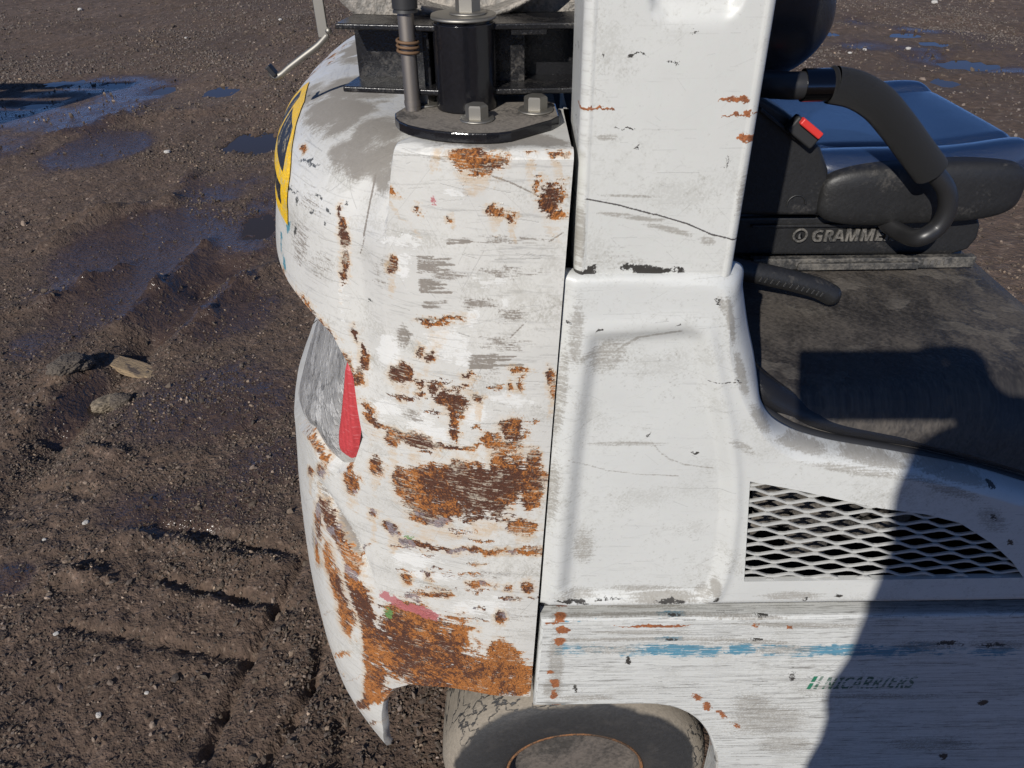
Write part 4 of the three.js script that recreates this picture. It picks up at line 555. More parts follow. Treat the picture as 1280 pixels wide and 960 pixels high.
  mesh('foam_sleeve', join(tube(h.slice(2), 0.0198, 60, 28), new THREE.SphereGeometry(0.0197, 28, 16).scale(0.3, 1, 1).translate(h[2].x, h[2].y, h[2].z)), foamM, rest, 'black foam padding');
  mesh('metal_collar', new THREE.CylinderGeometry(0.0172, 0.0172, 0.04, 28).rotateZ(Math.PI / 2).translate(h[2].x - 0.012, h[2].y, h[2].z), std(0.06, 0.06, 0.065, 0.18, 1), rest);
  const low = [[1150, 196], [1168, 216], [1183, 238], [1184, 262], [1172, 284], [1150, 297], [1128, 292], [1108, 278], [1100, 262]].map((p, i) => at(p[0], p[1], 'z', -0.275 - (i > 5 ? 0.03 * (i - 5) : 0)));
  mesh('bent_tube', tube([V(0.26, h[1].y, h[1].z - 0.02), h[0], h[2], h[3]], 0.0145, 30, 20), std(0.02, 0.02, 0.021, 0.35), rest);
  mesh('bent_tube', tube(low, 0.0108, 50, 20), std(0.016, 0.016, 0.017, 0.4), rest);
  // lever with a ribbed grip on the hood
  const lv = [[905, 333], [930, 338], [960, 344], [995, 352], [1022, 360], [1038, 368]].map((p) => at(p[0], p[1], 'z', -0.22));
  const lever = mesh('seat_lever', join(tube(lv, 0.0125, 50, 16), new THREE.SphereGeometry(0.0125, 16, 12).translate(lv[5].x, lv[5].y, lv[5].z)).scale(1, 1, 1), plastic, forklift, 'black lever lying over hood');
  const lvc = new THREE.CatmullRomCurve3(lv); for (let k = 0; k < 12; k++) { const p = lvc.getPoint(0.32 + k * 0.045), t = lvc.getTangent(0.32 + k * 0.045); const gq = box(0.0035, 0.007, 0.004, 0, 0, 0, 0.001); gq.rotateZ(-0.5).translate(p.x, p.y - 0.002, p.z + 0.0118); mesh('grip_rib', gq, plastic, lever); }
  // floor of the driver's place
  mesh('floor_plate', box(0.62, 0.02, 0.80, 0.93, 0.43, MIDZ, 0.003), plastic, forklift);
}
// --- swing bracket for the gas bottle on the corner column
{
  const br = group('bottle_bracket', forklift), gloss = grimy([0.008, 0.008, 0.010], [0.06, 0.053, 0.045], 0.10, 512, 0.16, 0.6, 9, 0.0002, 0.15), worn = grimy([0.010, 0.010, 0.011], [0.075, 0.066, 0.056], 0.3, 512, 0.26, 0.85, 9, 0.0004, 0.5), dusty = grimy([0.035, 0.032, 0.029], [0.15, 0.132, 0.112], 0.66, 512, 0.6, 0.95, 9, 0.0006, 0.4);
  const YP = 1.1665;
  const ps = new THREE.Shape(); [[-0.0985, 0.086], [-0.097, 0.073], [-0.092, 0.060], [-0.084, 0.049], [-0.073, 0.040], [-0.060, 0.032], [-0.046, 0.027], [-0.032, 0.024], [-0.018, 0.023], [-0.008, 0.024], [0.002, 0.028], [0.036, 0.058], [0.043, 0.070], [0.042, 0.11], [0.02, 0.135], [-0.04, 0.15], [-0.085, 0.125]].forEach((p, i) => i ? ps.lineTo(p[0], -p[1]) : ps.moveTo(p[0], -p[1]));
  const pg = new THREE.ExtrudeGeometry(ps, { depth: 0.0062, bevelEnabled: true, bevelSize: 0.0012, bevelThickness: 0.0012, bevelSegments: 2, bevelOffset: -0.0012 });
  // the shape is drawn in (x, z): turn it flat
  { const a = pg.attributes.position; for (let i = 0; i < a.count; i++) { const x = a.getX(i), y = a.getY(i), z = a.getZ(i); a.setXYZ(i, x, YP + z + 0.0012, y); } const ix = pg.index; pg.computeVertexNormals(); }
  const top = YP + 0.0087;
  mesh('base_plate', boxUV(pg), [dusty, gloss], br, 'black steel base plate chipped along front edge');
  const sx = -0.0365, sz = -0.104;
  mesh('pivot_sleeve', new THREE.LatheGeometry([[0, 0], [0.0262, 0], [0.0265, 0.001], [0.0265, 0.0685], [0.0255, 0.0695], [0, 0.0695]].map((p) => new THREE.Vector2(...p)), 48).translate(sx, top, sz), gloss, br, 'glossy black pivot sleeve');
  mesh('washer', new THREE.LatheGeometry([[0, 0], [0.027, 0], [0.0275, 0.001], [0.027, 0.0035], [0, 0.0035]].map((p) => new THREE.Vector2(...p)), 40).translate(sx, top + 0.0715, sz), MAT.zinc, br);
  mesh('washer', cyl(0.024, 0.024, 0.003, sx, top + 0.070, sz, 40), gloss, br);
  const hex = (x, z, y, s, name, par) => { const o = mesh(name, join(new THREE.LatheGeometry([[0, 0], [s * 1.45, 0], [s * 1.5, 0.0006], [s * 1.45, 0.0022], [0, 0.0022]].map((p) => new THREE.Vector2(...p)), 32).translate(x, y, z), (() => { const q = new THREE.LatheGeometry([[0, 0.0022], [s, 0.0022], [s, 0.0115], [s * 0.85, 0.0128], [0, 0.0128]].map((p) => new THREE.Vector2(...p)), 6); const n = toCreasedNormals(q, 0.4); return n.rotateY(0.35).translate(x, y, z); })()), MAT.zinc, par); return o; };
  hex(-0.0265, -0.0615, top, 0.0098, 'hex_bolt', br); hex(0.0235, -0.0865, top, 0.0102, 'hex_bolt', br); hex(-0.075, -0.118, top, 0.0125, 'hex_bolt', br);
  hex(sx + 0.004, sz + 0.001, top + 0.075, 0.0105, 'pivot_bolt', br);
  // channel arms: back web with two flanges, one each side of the sleeve
  const channel = (x0, z0, x1, z1, yLo, yHi, depth, name) => { const L = Math.hypot(x1 - x0, z1 - z0), a = Math.atan2(-(z1 - z0), x1 - x0), t = 0.005; const g = join(box(L, yHi - yLo, t, L / 2, (yHi + yLo) / 2, -depth, 0.001), box(L, t, depth, L / 2, yHi - t / 2, -depth / 2 - t / 2 + 0.0006, 0.0015), box(L, t, depth, L / 2, yLo + t / 2, -depth / 2 - t / 2 + 0.0006, 0.0015)); return mesh(name, g.rotateY(a).translate(x0, 0, z0), worn, br, 'black channel section with dust inside'); };
  channel(-0.146, -0.108, -0.046, -0.088, 1.187, 1.243, 0.046, 'channel_arm'); channel(-0.022, -0.096, 0.10, -0.098, 1.186, 1.243, 0.055, 'channel_arm');
  mesh('gusset', box(0.006, 0.045, 0.05, -0.070, 1.213, -0.135, 0.001), worn, br); mesh('gusset', box(0.03, 0.045, 0.006, 0.0, 1.213, -0.128, 0.001), worn, br);
  mesh('strike_plate', box(0.03, 0.006, 0.03, 0.018, 1.2365, -0.115, 0.001), worn, br);
  // spring-loaded locking pin
  const rx = -0.0835, rz = -0.0955; const pin = mesh('locking_pin', join(cyl(0.0068, 0.0068, 0.085, rx, top + 0.0425, rz, 24), cyl(0.0072, 0.0072, 0.004, rx, top + 0.006, rz, 24)), MAT.dullSteel, br, 'bare steel locking pin');
  mesh('pin_knob', join(cyl(0.0105, 0.0105, 0.022, rx, top + 0.092, rz, 20), cyl(0.0092, 0.0105, 0.003, rx, top + 0.0795, rz, 20)), MAT.rubber, br);
  const coil = Array.from({ length: 50 }, (_, i) => V(rx + 0.0088 * Math.cos(i / 49 * 18), top + 0.047 + i / 49 * 0.011, rz + 0.0088 * Math.sin(i / 49 * 18))); mesh('spring', tube(coil, 0.0013, 160, 6), std(0.17, 0.10, 0.055, 0.7, 0.4), br, 'rusty coil spring');
  for (const z of [-0.30, -0.72]) mesh('cradle_saddle', box(0.12, 0.06, 0.02, -0.035, 1.166, z, 0.002), worn, br);
  // strap latch with a bent handle
  const latch = group('strap_latch', forklift), q = (x, y, z = -0.27) => at(x, y, 'z', z);
  const A = V(-0.1945, 1.345, -0.27), B = q(405, 47), mid = A.clone().add(B).multiplyScalar(0.5), len = A.distanceTo(B), ang = Math.atan2(B.y - A.y, B.x - A.x) - Math.PI / 2;
  mesh('flat_bar', box(0.011, len, 0.004, 0, 0, 0, 0.001).rotateZ(ang).translate(mid.x, mid.y, mid.z), MAT.zinc, latch); const rv = q(411, 38); mesh('rivet', new THREE.SphereGeometry(0.0035, 14, 10).translate(rv.x, rv.y, rv.z + 0.002), MAT.zinc, latch);
  const hp = [[409, 44], [398, 56], [380, 70], [362, 84], [350, 94], [343, 96], [338, 89]].map((p) => q(...p)); mesh('bent_handle', tube(hp, 0.0034, 60, 10), MAT.zinc, latch, 'bent bright steel handle');
  const tip = q(340, 88); mesh('handle_tip', box(0.012, 0.005, 0.012, 0, 0, 0, 0.001).rotateZ(-0.95).translate(tip.x, tip.y, tip.z), std(0.02, 0.02, 0.022, 0.4), latch);
  mesh('strap_band', new THREE.TorusGeometry(0.160, 0.0035, 8, 90).scale(1, 1, 4).translate(-0.035, 1.356, -0.27), MAT.dullSteel, latch);
}
// --- gas bottle lying across the truck in that bracket
{
  const gc = tag(group('gas_cylinder'), 'grey dusty gas cylinder lying on the bracket above the counterweight', 'gas cylinder'), m = grimy([0.17, 0.16, 0.145], [0.30, 0.27, 0.235], 0.5, 512, 0.6, 0.95, 4, 0.003, 0.7);
  const R = 0.158, prof = [[0, 0.02], [0.05, 0.018], [0.10, 0.010], [0.12, 0.004], [0.150, 0.002], [0.156, 0.005], [R, 0.012], [R, 0.03], [R, 0.60], [0.15, 0.635], [0.12, 0.665], [0.06, 0.685], [0, 0.69]], c = new THREE.CatmullRomCurve3(prof.map(([r, z]) => V(r, z, 0)), false, 'centripetal');
  const g = new THREE.LatheGeometry(c.getPoints(90).map((p) => new THREE.Vector2(Math.max(0, p.x), p.y)), 96).rotateX(-Math.PI / 2), cx = -0.035, cy = 1.198 + R, cz = -0.168;
  mesh('shell', g.translate(cx, cy, cz), m, gc);
  mesh('foot_ring', new THREE.LatheGeometry([[0.112, 0.02], [0.112, -0.028], [0.114, -0.030], [0.117, -0.028], [0.118, 0.02]].map((p) => new THREE.Vector2(...p)), 80).rotateX(-Math.PI / 2).translate(cx, cy, cz), m, gc);
  gc.userData.kind = undefined; delete gc.userData.kind;
}
// ------------------------------------------------------------------ the yard: trampled mud with ruts, gravel and puddles
const G = (px, py) => { const p = at(px, py, 'y', 0); return [p.x, p.z]; };
const GX = -0.9, GZ = -0.8, GA = 0.5, GK = 6.2, gx = (a) => GX + GA * Math.sinh(GK * a), gz = (a) => GZ + GA * Math.sinh(GK * a), inv = (v, c) => Math.asinh((v - c) / GA) / GK;
// ruts, ridges and wet places, read off the photograph: pixel polyline, half width in metres, height
const ruts = [];
const rut = (pts, w, h, rough = 1) => { const q = pts.map((p) => G(...p)); for (let i = 1; i < q.length; i++) ruts.push([q[i - 1][0], q[i - 1][1], q[i][0], q[i][1], w, h, rough]); };
rut([[20, 620], [70, 540], [130, 488], [180, 420], [250, 350], [335, 285]], 0.07, -0.032); rut([[150, 400], [200, 355], [260, 305], [330, 262]], 0.045, 0.02, 2); rut([[215, 425], [262, 388], [300, 350], [345, 330]], 0.05, 0.02, 2); rut([[30, 530], [80, 465], [110, 455]], 0.06, 0.016, 2);
rut([[60, 300], [130, 265], [210, 250], [240, 215]], 0.05, 0.02, 2); rut([[0, 385], [60, 370], [110, 345], [150, 330]], 0.05, 0.018, 2); rut([[80, 270], [130, 262]], 0.05, 0.018, 2);
rut([[200, 655], [262, 664], [320, 680], [382, 692]], 0.016, -0.012); rut([[150, 668], [230, 682], [285, 697], [350, 704]], 0.02, 0.008, 2); rut([[195, 722], [250, 736], [300, 745], [362, 758]], 0.016, -0.013); rut([[200, 735], [260, 750], [330, 762]], 0.018, 0.006, 2);
rut([[60, 716], [110, 722], [132, 728]], 0.02, 0.014, 2); rut([[85, 784], [150, 793], [230, 808], [300, 816]], 0.012, -0.011); rut([[50, 545], [80, 555], [150, 570]], 0.018, 0.012, 2); rut([[50, 600], [110, 618]], 0.02, -0.014);
rut([[378, 700], [345, 760], [310, 820], [280, 885], [255, 940]], 0.010, -0.020, 2); rut([[402, 800], [390, 850], [365, 900], [335, 945]], 0.011, -0.022, 2); rut([[430, 900], [425, 950]], 0.02, -0.018, 2);
rut([[160, 20], [230, 8], [280, 5]], 0.08, -0.02); rut([[80, 170], [150, 150], [260, 140]], 0.08, 0.02, 2); rut([[300, 330], [350, 290]], 0.09, -0.02);
rut([[1040, 60], [1150, 75], [1280, 95]], 0.12, 0.02, 2); rut([[1030, 20], [1160, 28], [1280, 40]], 0.2, -0.02);
const basins = [];                                            // [x, z, rx, rz, turn, depth]
const basin = (x0, x1, y0, y1, depth = 0.03, turn = 0) => { const a = G(x0, (y0 + y1) / 2), b = G(x1, (y0 + y1) / 2), c = G((x0 + x1) / 2, y0), d = G((x0 + x1) / 2, y1); basins.push({ x: (a[0] + b[0]) / 2, z: (c[1] + d[1]) / 2, rx: Math.hypot(b[0] - a[0], b[1] - a[1]) / 2, rz: Math.abs(d[1] - c[1]) / 2, depth, turn }); };
basin(280, 366, 160, 188); basin(1108, 1152, 37, 45); basin(1147, 1184, 47, 55); basin(1166, 1250, 70, 84); basin(1162, 1202, 95, 107, 0.02); basin(1020, 1058, 36, 42); basin(50, 110, 97, 105, 0.018); basin(128, 165, 101, 107, 0.018); basin(30, 60, 126, 134, 0.016); basin(192, 218, 107, 117, 0.014); basin(252, 300, 107, 119, 0.014); basin(300, 350, 262, 300, 0.012);
const wets = []; const wet = (x, y, rx, ry, k) => { const a = G(x, y), b = G(x + rx, y), c = G(x, y - ry); wets.push([a[0], a[1], Math.hypot(b[0] - a[0], b[1] - a[1]), Math.hypot(c[0] - a[0], c[1] - a[1]), k]); };
wet(190, 320, 150, 65, 1); wet(120, 370, 90, 40, 0.9); wet(130, 185, 60, 25, 0.9); wet(280, 230, 80, 22, 0.8); wet(90, 130, 110, 40, 0.8); wet(330, 580, 60, 30, 0.7); wet(60, 420, 60, 30, 0.8); wet(95, 495, 30, 40, 1); wet(250, 385, 90, 40, 0.75); wet(340, 250, 40, 30, 0.8); wet(10, 725, 40, 26, 0.8); wet(190, 650, 90, 16, 0.5); wet(1160, 60, 120, 40, 0.4); wet(250, 500, 140, 50, 0.7); wet(250, 635, 150, 30, 0.65);
function wetness(x, z) { let w = 0; for (const q of wets) { const d = Math.hypot((x - q[0]) / q[2], (z - q[1]) / q[3]); if (d < 1.4) w = Math.max(w, q[4] * sstep(1.35, 0.5, d)); } return w; }
function groundY(x, z) {
  const far = Math.hypot(x, z), n1 = N1(x * 0.11, z * 0.11), n2 = N2(x * 0.45, z * 0.45), n3 = N4(x * 0.8, z * 0.8), n4 = N3(x * 1.7 + 0.3, z * 1.7), w = wetness(x, z);
  let y = (n1 - 0.5) * 0.05 + (n2 - 0.5) * 0.030 * (1 - 0.6 * w) + (n3 - 0.5) * 0.011 * (1 - 0.75 * w) + (n4 - 0.5) * 0.007 * (1 - 0.6 * w);
  for (const [ax, az, bx, bz, wd, h, ro] of ruts) { const ex = bx - ax, ez = bz - az, t = clamp(((x - ax) * ex + (z - az) * ez) / (ex * ex + ez * ez)), d = Math.hypot(x - ax - ex * t, z - az - ez * t); if (d < wd * 3) y += h * Math.exp(-((d / wd) ** 2)) * (ro > 1 ? 0.35 + 1.3 * n3 : 0.8 + 0.4 * n3); }
  for (const b of basins) { const dg = Math.hypot((x - b.x) / b.rx, (z - b.z) / b.rz); if (dg < 2.4) { const d = dg + ((n3 - 0.5) * 0.9 + (n2 - 0.5) * 0.5) * sstep(1.5, 0.9, dg), k = sstep(2.4, 1.6, dg); y = lerp(y, -b.depth * 0.55 - b.depth * sstep(1.15, 0.6, d), k); } }
  const tyre = Math.hypot(x - 0.09, (z + 0.11) * 0.8); y = lerp(y, -0.002, sstep(0.45, 0.2, tyre)); const t2 = Math.hypot(x - 0.09, (z + 1.0) * 0.8); y = lerp(y, -0.002, sstep(0.45, 0.2, t2));
  const st = Math.hypot(x - 0.1, z - 1.12); y = lerp(y, 0, sstep(0.7, 0.35, st));
  return y * (far > 30 ? sstep(120, 30, far) : 1);
}
{
  const N = 760;
  const g = sheet(N, N, (i, j) => { const a = i / N * 2 - 1, b = j / N * 2 - 1, x = gx(a), z = gz(b); return [x, groundY(x, z), z, i / N, j / N]; }, null, true);
  const uv1 = new Float32Array((N + 1) * (N + 1) * 2), p = g.attributes.position; for (let i = 0; i < p.count; i++) { uv1[i * 2] = p.getX(i) / 0.8; uv1[i * 2 + 1] = p.getZ(i) / 0.8; } g.setAttribute('uv1', new THREE.BufferAttribute(uv1, 2));
  const macro = textures(2048, 2048, (u, v, o) => {
    const x = gx(u * 2 - 1), z = gz(v * 2 - 1), n1 = N1(x * 0.13 + 0.2, z * 0.13), n2 = N2(x * 0.6, z * 0.6), n3 = N4(x * 1.1, z * 1.1), f = N4(x * 4.3, z * 4.3), g2 = N3(x * 9, z * 9), w = clamp(wetness(x, z) * 1.1 + (n2 - 0.5) * 0.9 * (wetness(x, z) > 0.02 ? 1 : 0.25)), dry = sstep(0.4, 0.8, n1 * 0.5 + n3 * 0.5);
    let r = lerp(0.074, 0.122, dry), gg = lerp(0.048, 0.082, dry), b = lerp(0.033, 0.059, dry); const k = (0.6 + 0.8 * f) * (0.8 + 0.4 * g2); r *= k; gg *= k; b *= k;
    const pale = sstep(0.74, 0.82, f * 0.6 + g2 * 0.45) * (1 - w); r += 0.07 * pale; gg += 0.063 * pale; b += 0.052 * pale;
    const m = w * 0.8; r = lerp(r, 0.052 * (0.8 + 0.4 * n3), m); gg = lerp(gg, 0.034 * (0.8 + 0.4 * n3), m); b = lerp(b, 0.026 * (0.8 + 0.4 * n3), m);
    o.r = r; o.g = gg; o.b = b; o.rough = lerp(0.95, 0.22, sstep(0.2, 0.8, w)) + 0.1 * (n3 - 0.5); }, { bump: false });
  const fineT = textures(1024, 1024, (u, v, o) => { const a = N4(u, v), b = N3(u * 3, v * 3), c = N4(u * 3 + 0.5, v * 3); o.bump = a * 0.45 + b * 0.25 + c * 0.3; o.r = o.g = o.b = 1; }, { rough: false });
  fineT.bumpMap.channel = 1;
  const m = new THREE.MeshStandardMaterial({ map: macro.map, roughnessMap: macro.roughnessMap, roughness: 1, bumpMap: fineT.bumpMap, bumpScale: 0.010 });
  tag(mesh('ground', g, m), 'dark trampled mud yard with ruts and gravel', 'ground', null, 'structure');
  // puddles: level sheets of brown water in the hollows
  const water = new THREE.MeshPhysicalMaterial({ color: lin(0.035, 0.026, 0.018), roughness: 0.03, ior: 1.33, specularIntensity: 1 });
  basins.forEach((b, k) => { const sh = new THREE.CircleGeometry(1, 40).rotateX(-Math.PI / 2).scale(b.rx * 1.5, 1, b.rz * 1.5).translate(b.x, -b.depth * 0.55 - b.depth * 0.45, b.z); tag(mesh(k ? 'puddle_' + String(k).padStart(3, '0') : 'puddle', sh, water), 'shallow puddle in the mud reflecting the sky', 'puddle', 'puddles in the yard', 'structure'); });
  // gravel: crushed stone trodden into the mud
  const r = rng(99), shapes = [1].map((s) => { const q = new THREE.IcosahedronGeometry(1, 0), a = q.attributes.position, rr = rng(s + 3), memo = new Map(); for (let i = 0; i < a.count; i++) { const key = [a.getX(i), a.getY(i), a.getZ(i)].map((x) => x.toFixed(3)).join(); if (!memo.has(key)) memo.set(key, 0.62 + 0.6 * rr()); const f = memo.get(key); a.setXYZ(i, a.getX(i) * f, a.getY(i) * f * 0.75, a.getZ(i) * f); } q.computeVertexNormals(); return q; });
  const sm = std(1, 1, 1, 0.85), total = [225000], M4 = new THREE.Matrix4(), Q = new THREE.Quaternion(), E3 = new THREE.Euler(), C = new THREE.Color();
  shapes.forEach((shp, s) => {
    const im = new THREE.InstancedMesh(shp, sm, total[s]); im.name = s ? 'gravel_00' + s : 'gravel'; im.castShadow = im.receiveShadow = true; let n = 0, guard = 0;
    while (n < total[s] && guard++ < total[s] * 6) {
      const a = (r() * 2 - 1) * 0.66, b = (r() * 2 - 1) * 0.66, x = gx(a), z = gz(b); if (z > 1.6 || x > 8) continue;
      const w = wetness(x, z), c = sstep(0.42, 0.68, N2(x * 0.6 + 0.4, z * 0.6) * 0.55 + N4(x * 0.9, z * 0.9) * 0.45); if (r() > (0.12 + 0.88 * c) * (1 - 0.94 * w)) continue;
      const d = Math.hypot(x - GX, z - GZ), sz = (0.0016 + 0.0032 * r() * r() + (r() < 0.03 ? 0.005 * r() : 0)) * (1 + 0.3 * Math.min(d, 6)); let y = groundY(x, z); let under = false; for (const q of basins) if (Math.hypot((x - q.x) / q.rx, (z - q.z) / q.rz) < 1.05) under = true; if (under) continue;
      E3.set(r() * 6, r() * 6, r() * 6); M4.compose(V(x, y + sz * 0.15, z), Q.setFromEuler(E3), V(sz * (0.8 + 0.7 * r()), sz * 0.8, sz)); im.setMatrixAt(n, M4);
      const t = r(), l = t < 0.76 ? 0.04 + 0.045 * r() : t < 0.985 ? 0.085 + 0.10 * r() : 0.2 + 0.12 * r(), wm = r() * 0.25; im.setColorAt(n, C.setRGB(l * (1.08 + wm * 0.4), l * (0.84 + wm * 0.1), l * (0.70 - wm * 0.4))); n++;
    }
    im.count = n; im.instanceMatrix.needsUpdate = true; scene.add(im); tag(im, 'small crushed stones trodden into the dark mud', 'gravel', null, 'stuff');
  });
}
{ // coarser gravel over the far yard, its pale colour also standing in for glare
  const r = rng(7), q = new THREE.IcosahedronGeometry(1, 0), n0 = 60000, im = new THREE.InstancedMesh(q, std(1, 1, 1, 0.9), n0), M4 = new THREE.Matrix4(), Q = new THREE.Quaternion(), E3 = new THREE.Euler(), C = new THREE.Color(); let n = 0, guard = 0;
  while (n < n0 && guard++ < 400000) {
    const z = -3.6 - 13 * r(), x = (r() * 2 - 1) * (3 - z * 0.75); const c = N2(x * 0.21 + 0.1, z * 0.21) * 0.6 + N4(x * 0.35, z * 0.35) * 0.4; if (r() > sstep(0.42, 0.7, c) * sstep(-3.6, -6, z) || wetness(x, z) > 0.3) continue; let under = false; for (const b of basins) if (Math.hypot((x - b.x) / b.rx, (z - b.z) / b.rz) < 1.1) under = true; if (under) continue;
    const sz = 0.005 + 0.010 * r() * r(); E3.set(r() * 6, r() * 6, r() * 6); M4.compose(V(x, groundY(x, z) + sz * 0.1, z), Q.setFromEuler(E3), V(sz * (0.8 + 0.6 * r()), sz * 0.6, sz)); im.setMatrixAt(n, M4); const l = 0.07 + 0.10 * r() * r(); im.setColorAt(n, C.setRGB(l * 1.1, l * 0.9, l * 0.78)); n++;
  }
  im.count = n; im.name = 'gravel_001'; im.castShadow = im.receiveShadow = true; scene.add(im); tag(im, 'pale gravel scattered over the far yard, its tone also lifting the far ground as glare', 'gravel', null, 'stuff');
}
// lumps and litter lying in the mud
{
  const r = rng(31);
  const lump = (name, px, py, L, H, Wd, turn, mat, label, cat, group, sink = 0.3) => {
    const [x, z] = G(px, py), g = new THREE.IcosahedronGeometry(1, 9), a = g.attributes.position, o = r() * 5;
    for (let i = 0; i < a.count; i++) { const q = V(a.getX(i), a.getY(i), a.getZ(i)), m = Math.max(Math.abs(q.x), Math.abs(q.y) * 1.1, Math.abs(q.z)), f = lerp(1, 0.82 / m, 0.35) * (0.78 + 0.5 * N1(q.x * 0.13 + o, q.y * 0.13 + q.z * 0.11) + 0.22 * N3(q.x * 0.12 + q.z * 0.1, q.y * 0.12 + o) + 0.22 * (N4(q.x * 0.2 + q.z * 0.13, q.y * 0.2 - q.z * 0.11 + o) - 0.5)); a.setXYZ(i, q.x * f * L, q.y * f * H, q.z * f * Wd); }
    g.computeVertexNormals(); const o3 = mesh(name, g, mat); o3.position.set(x, groundY(x, z) + H * (1 - sink) * 0.75, z); o3.rotation.y = turn; return tag(o3, label, cat, group);
  };
  const stone = grimy([0.13, 0.105, 0.075], [0.22, 0.18, 0.13], 0.5, 256, 0.9, 0.95, 2, 0.004, 0.3), clod = grimy([0.06, 0.047, 0.037], [0.11, 0.09, 0.07], 0.5, 256, 0.9, 0.95, 3, 0.006, 0.9), white = std(0.42, 0.4, 0.37, 0.85);
  lump('stone', 128, 486, 0.046, 0.022, 0.03, 0.6, stone, 'angular pale brown stone lying beside the wet rut', 'stone');
  lump('mud_clod', 150, 494, 0.03, 0.022, 0.025, 0.2, clod, 'small dark mud clod against the pale brown stone', 'mud clod');
  lump('mud_clod_001', 88, 464, 0.055, 0.02, 0.04, 0.9, clod, 'large rounded mud clod across the rut from the stone', 'mud clod');
  lump('mud_clod_002', 105, 458, 0.03, 0.016, 0.035, 0.1, clod, 'medium mud clod leaning on the large rounded clod', 'mud clod');
  for (const [k, p] of [[209, 190, 0.016], [108, 655, 0.007], [122, 891, 0.006], [182, 863, 0.004], [351, 27, 0.018], [100, 12, 0.026], [56, 676, 0.005], [72, 796, 0.005], [232, 46, 0.014], [1168, 3, 0.03], [1135, 62, 0.02], [1080, 66, 0.016], [1062, 68, 0.014]].entries()) lump(k ? 'pebble_' + String(k).padStart(3, '0') : 'pebble', p[0], p[1], p[2], p[2] * 0.5, p[2] * 0.8, k, white, 'whitish pebble lying on the dark mud', 'pebble', 'whitish pebbles on the mud');
  // broken piece of board
  const A = G(122, 437), B = G(197, 462), L = Math.hypot(B[0] - A[0], B[1] - A[1]), cx = (A[0] + B[0]) / 2, cz = (A[1] + B[1]) / 2;
  const wt = textures(512, 128, (u, v, o) => { const gr = N3(u * 0.6, v * 3), f = N4(u * 2, v * 4), d = sstep(0.5, 0.75, N1(u * 1.5, v * 0.8) + (u < 0.25 ? 0.35 : 0)), k = 0.7 + 0.6 * gr; o.r = lerp(0.24 * k, 0.08, d); o.g = lerp(0.175 * k, 0.06, d); o.b = lerp(0.105 * k, 0.045, d); o.rough = 0.9; o.bump = gr * 0.6 + f * 0.3; });
  const bm = new THREE.MeshStandardMaterial({ ...wt, roughness: 1, bumpScale: 0.003 }), sh = new THREE.Shape(); [[-L / 2, -0.012], [-L / 2 + 0.02, -0.026], [L * 0.05, -0.031], [L / 2, -0.030], [L / 2 - 0.004, 0.028], [0, 0.030], [-L / 3, 0.026], [-L / 2 + 0.01, 0.010]].forEach((p, i) => i ? sh.lineTo(...p) : sh.moveTo(...p));
  const g = new THREE.ExtrudeGeometry(sh, { depth: 0.02, bevelEnabled: true, bevelSize: 0.0015, bevelThickness: 0.0015, bevelSegments: 1 }); { const a = g.attributes.position, u = g.attributes.uv; for (let i = 0; i < a.count; i++) u.setXY(i, a.getX(i) / L + 0.5, a.getY(i) / 0.062 + 0.5 + a.getZ(i) * 8); }
  g.rotateX(-Math.PI / 2); const o = mesh('broken_board', g, bm); o.position.set(cx, groundY(cx, cz) + 0.004, cz); o.rotation.set(0, Math.atan2(-(B[1] - A[1]), B[0] - A[0]), 0.03); tag(o, 'short broken wooden board lying half in the mud', 'board');
}
// slatted screen out of view to the left, whose barred shadow falls on the mud
{
  const tip = at(170, 103, 'y', 0), h = 1.5, kx = -SUN.x / SUN.y, kz = -SUN.z / SUN.y, fx = tip.x - kx * h, fz = tip.z - kz * h, c = tag(group('slatted_screen'), 'slatted timber screen standing in the yard beyond the picture edge', 'screen'), wood = std(0.2, 0.15, 0.1, 0.9), y0 = groundY(fx - 0.7, fz);
  c.position.set(fx, 0, fz);
  for (const dx of [-0.04, -0.75, -1.45]) for (const dz of [0, 0.10]) mesh('post', box(0.08, h, 0.06, dx, h / 2, dz, 0.004), wood, c);
  for (let k = 0; k < 9; k++) mesh('slat', box(1.49, 0.122, 0.02, -0.745, 0.08 + k * 0.17, -0.04, 0.003), wood, c);
  mesh('base_board', box(1.45, 0.03, 0.3, -0.745, 0.016, 0.05, 0.003), wood, c);
}
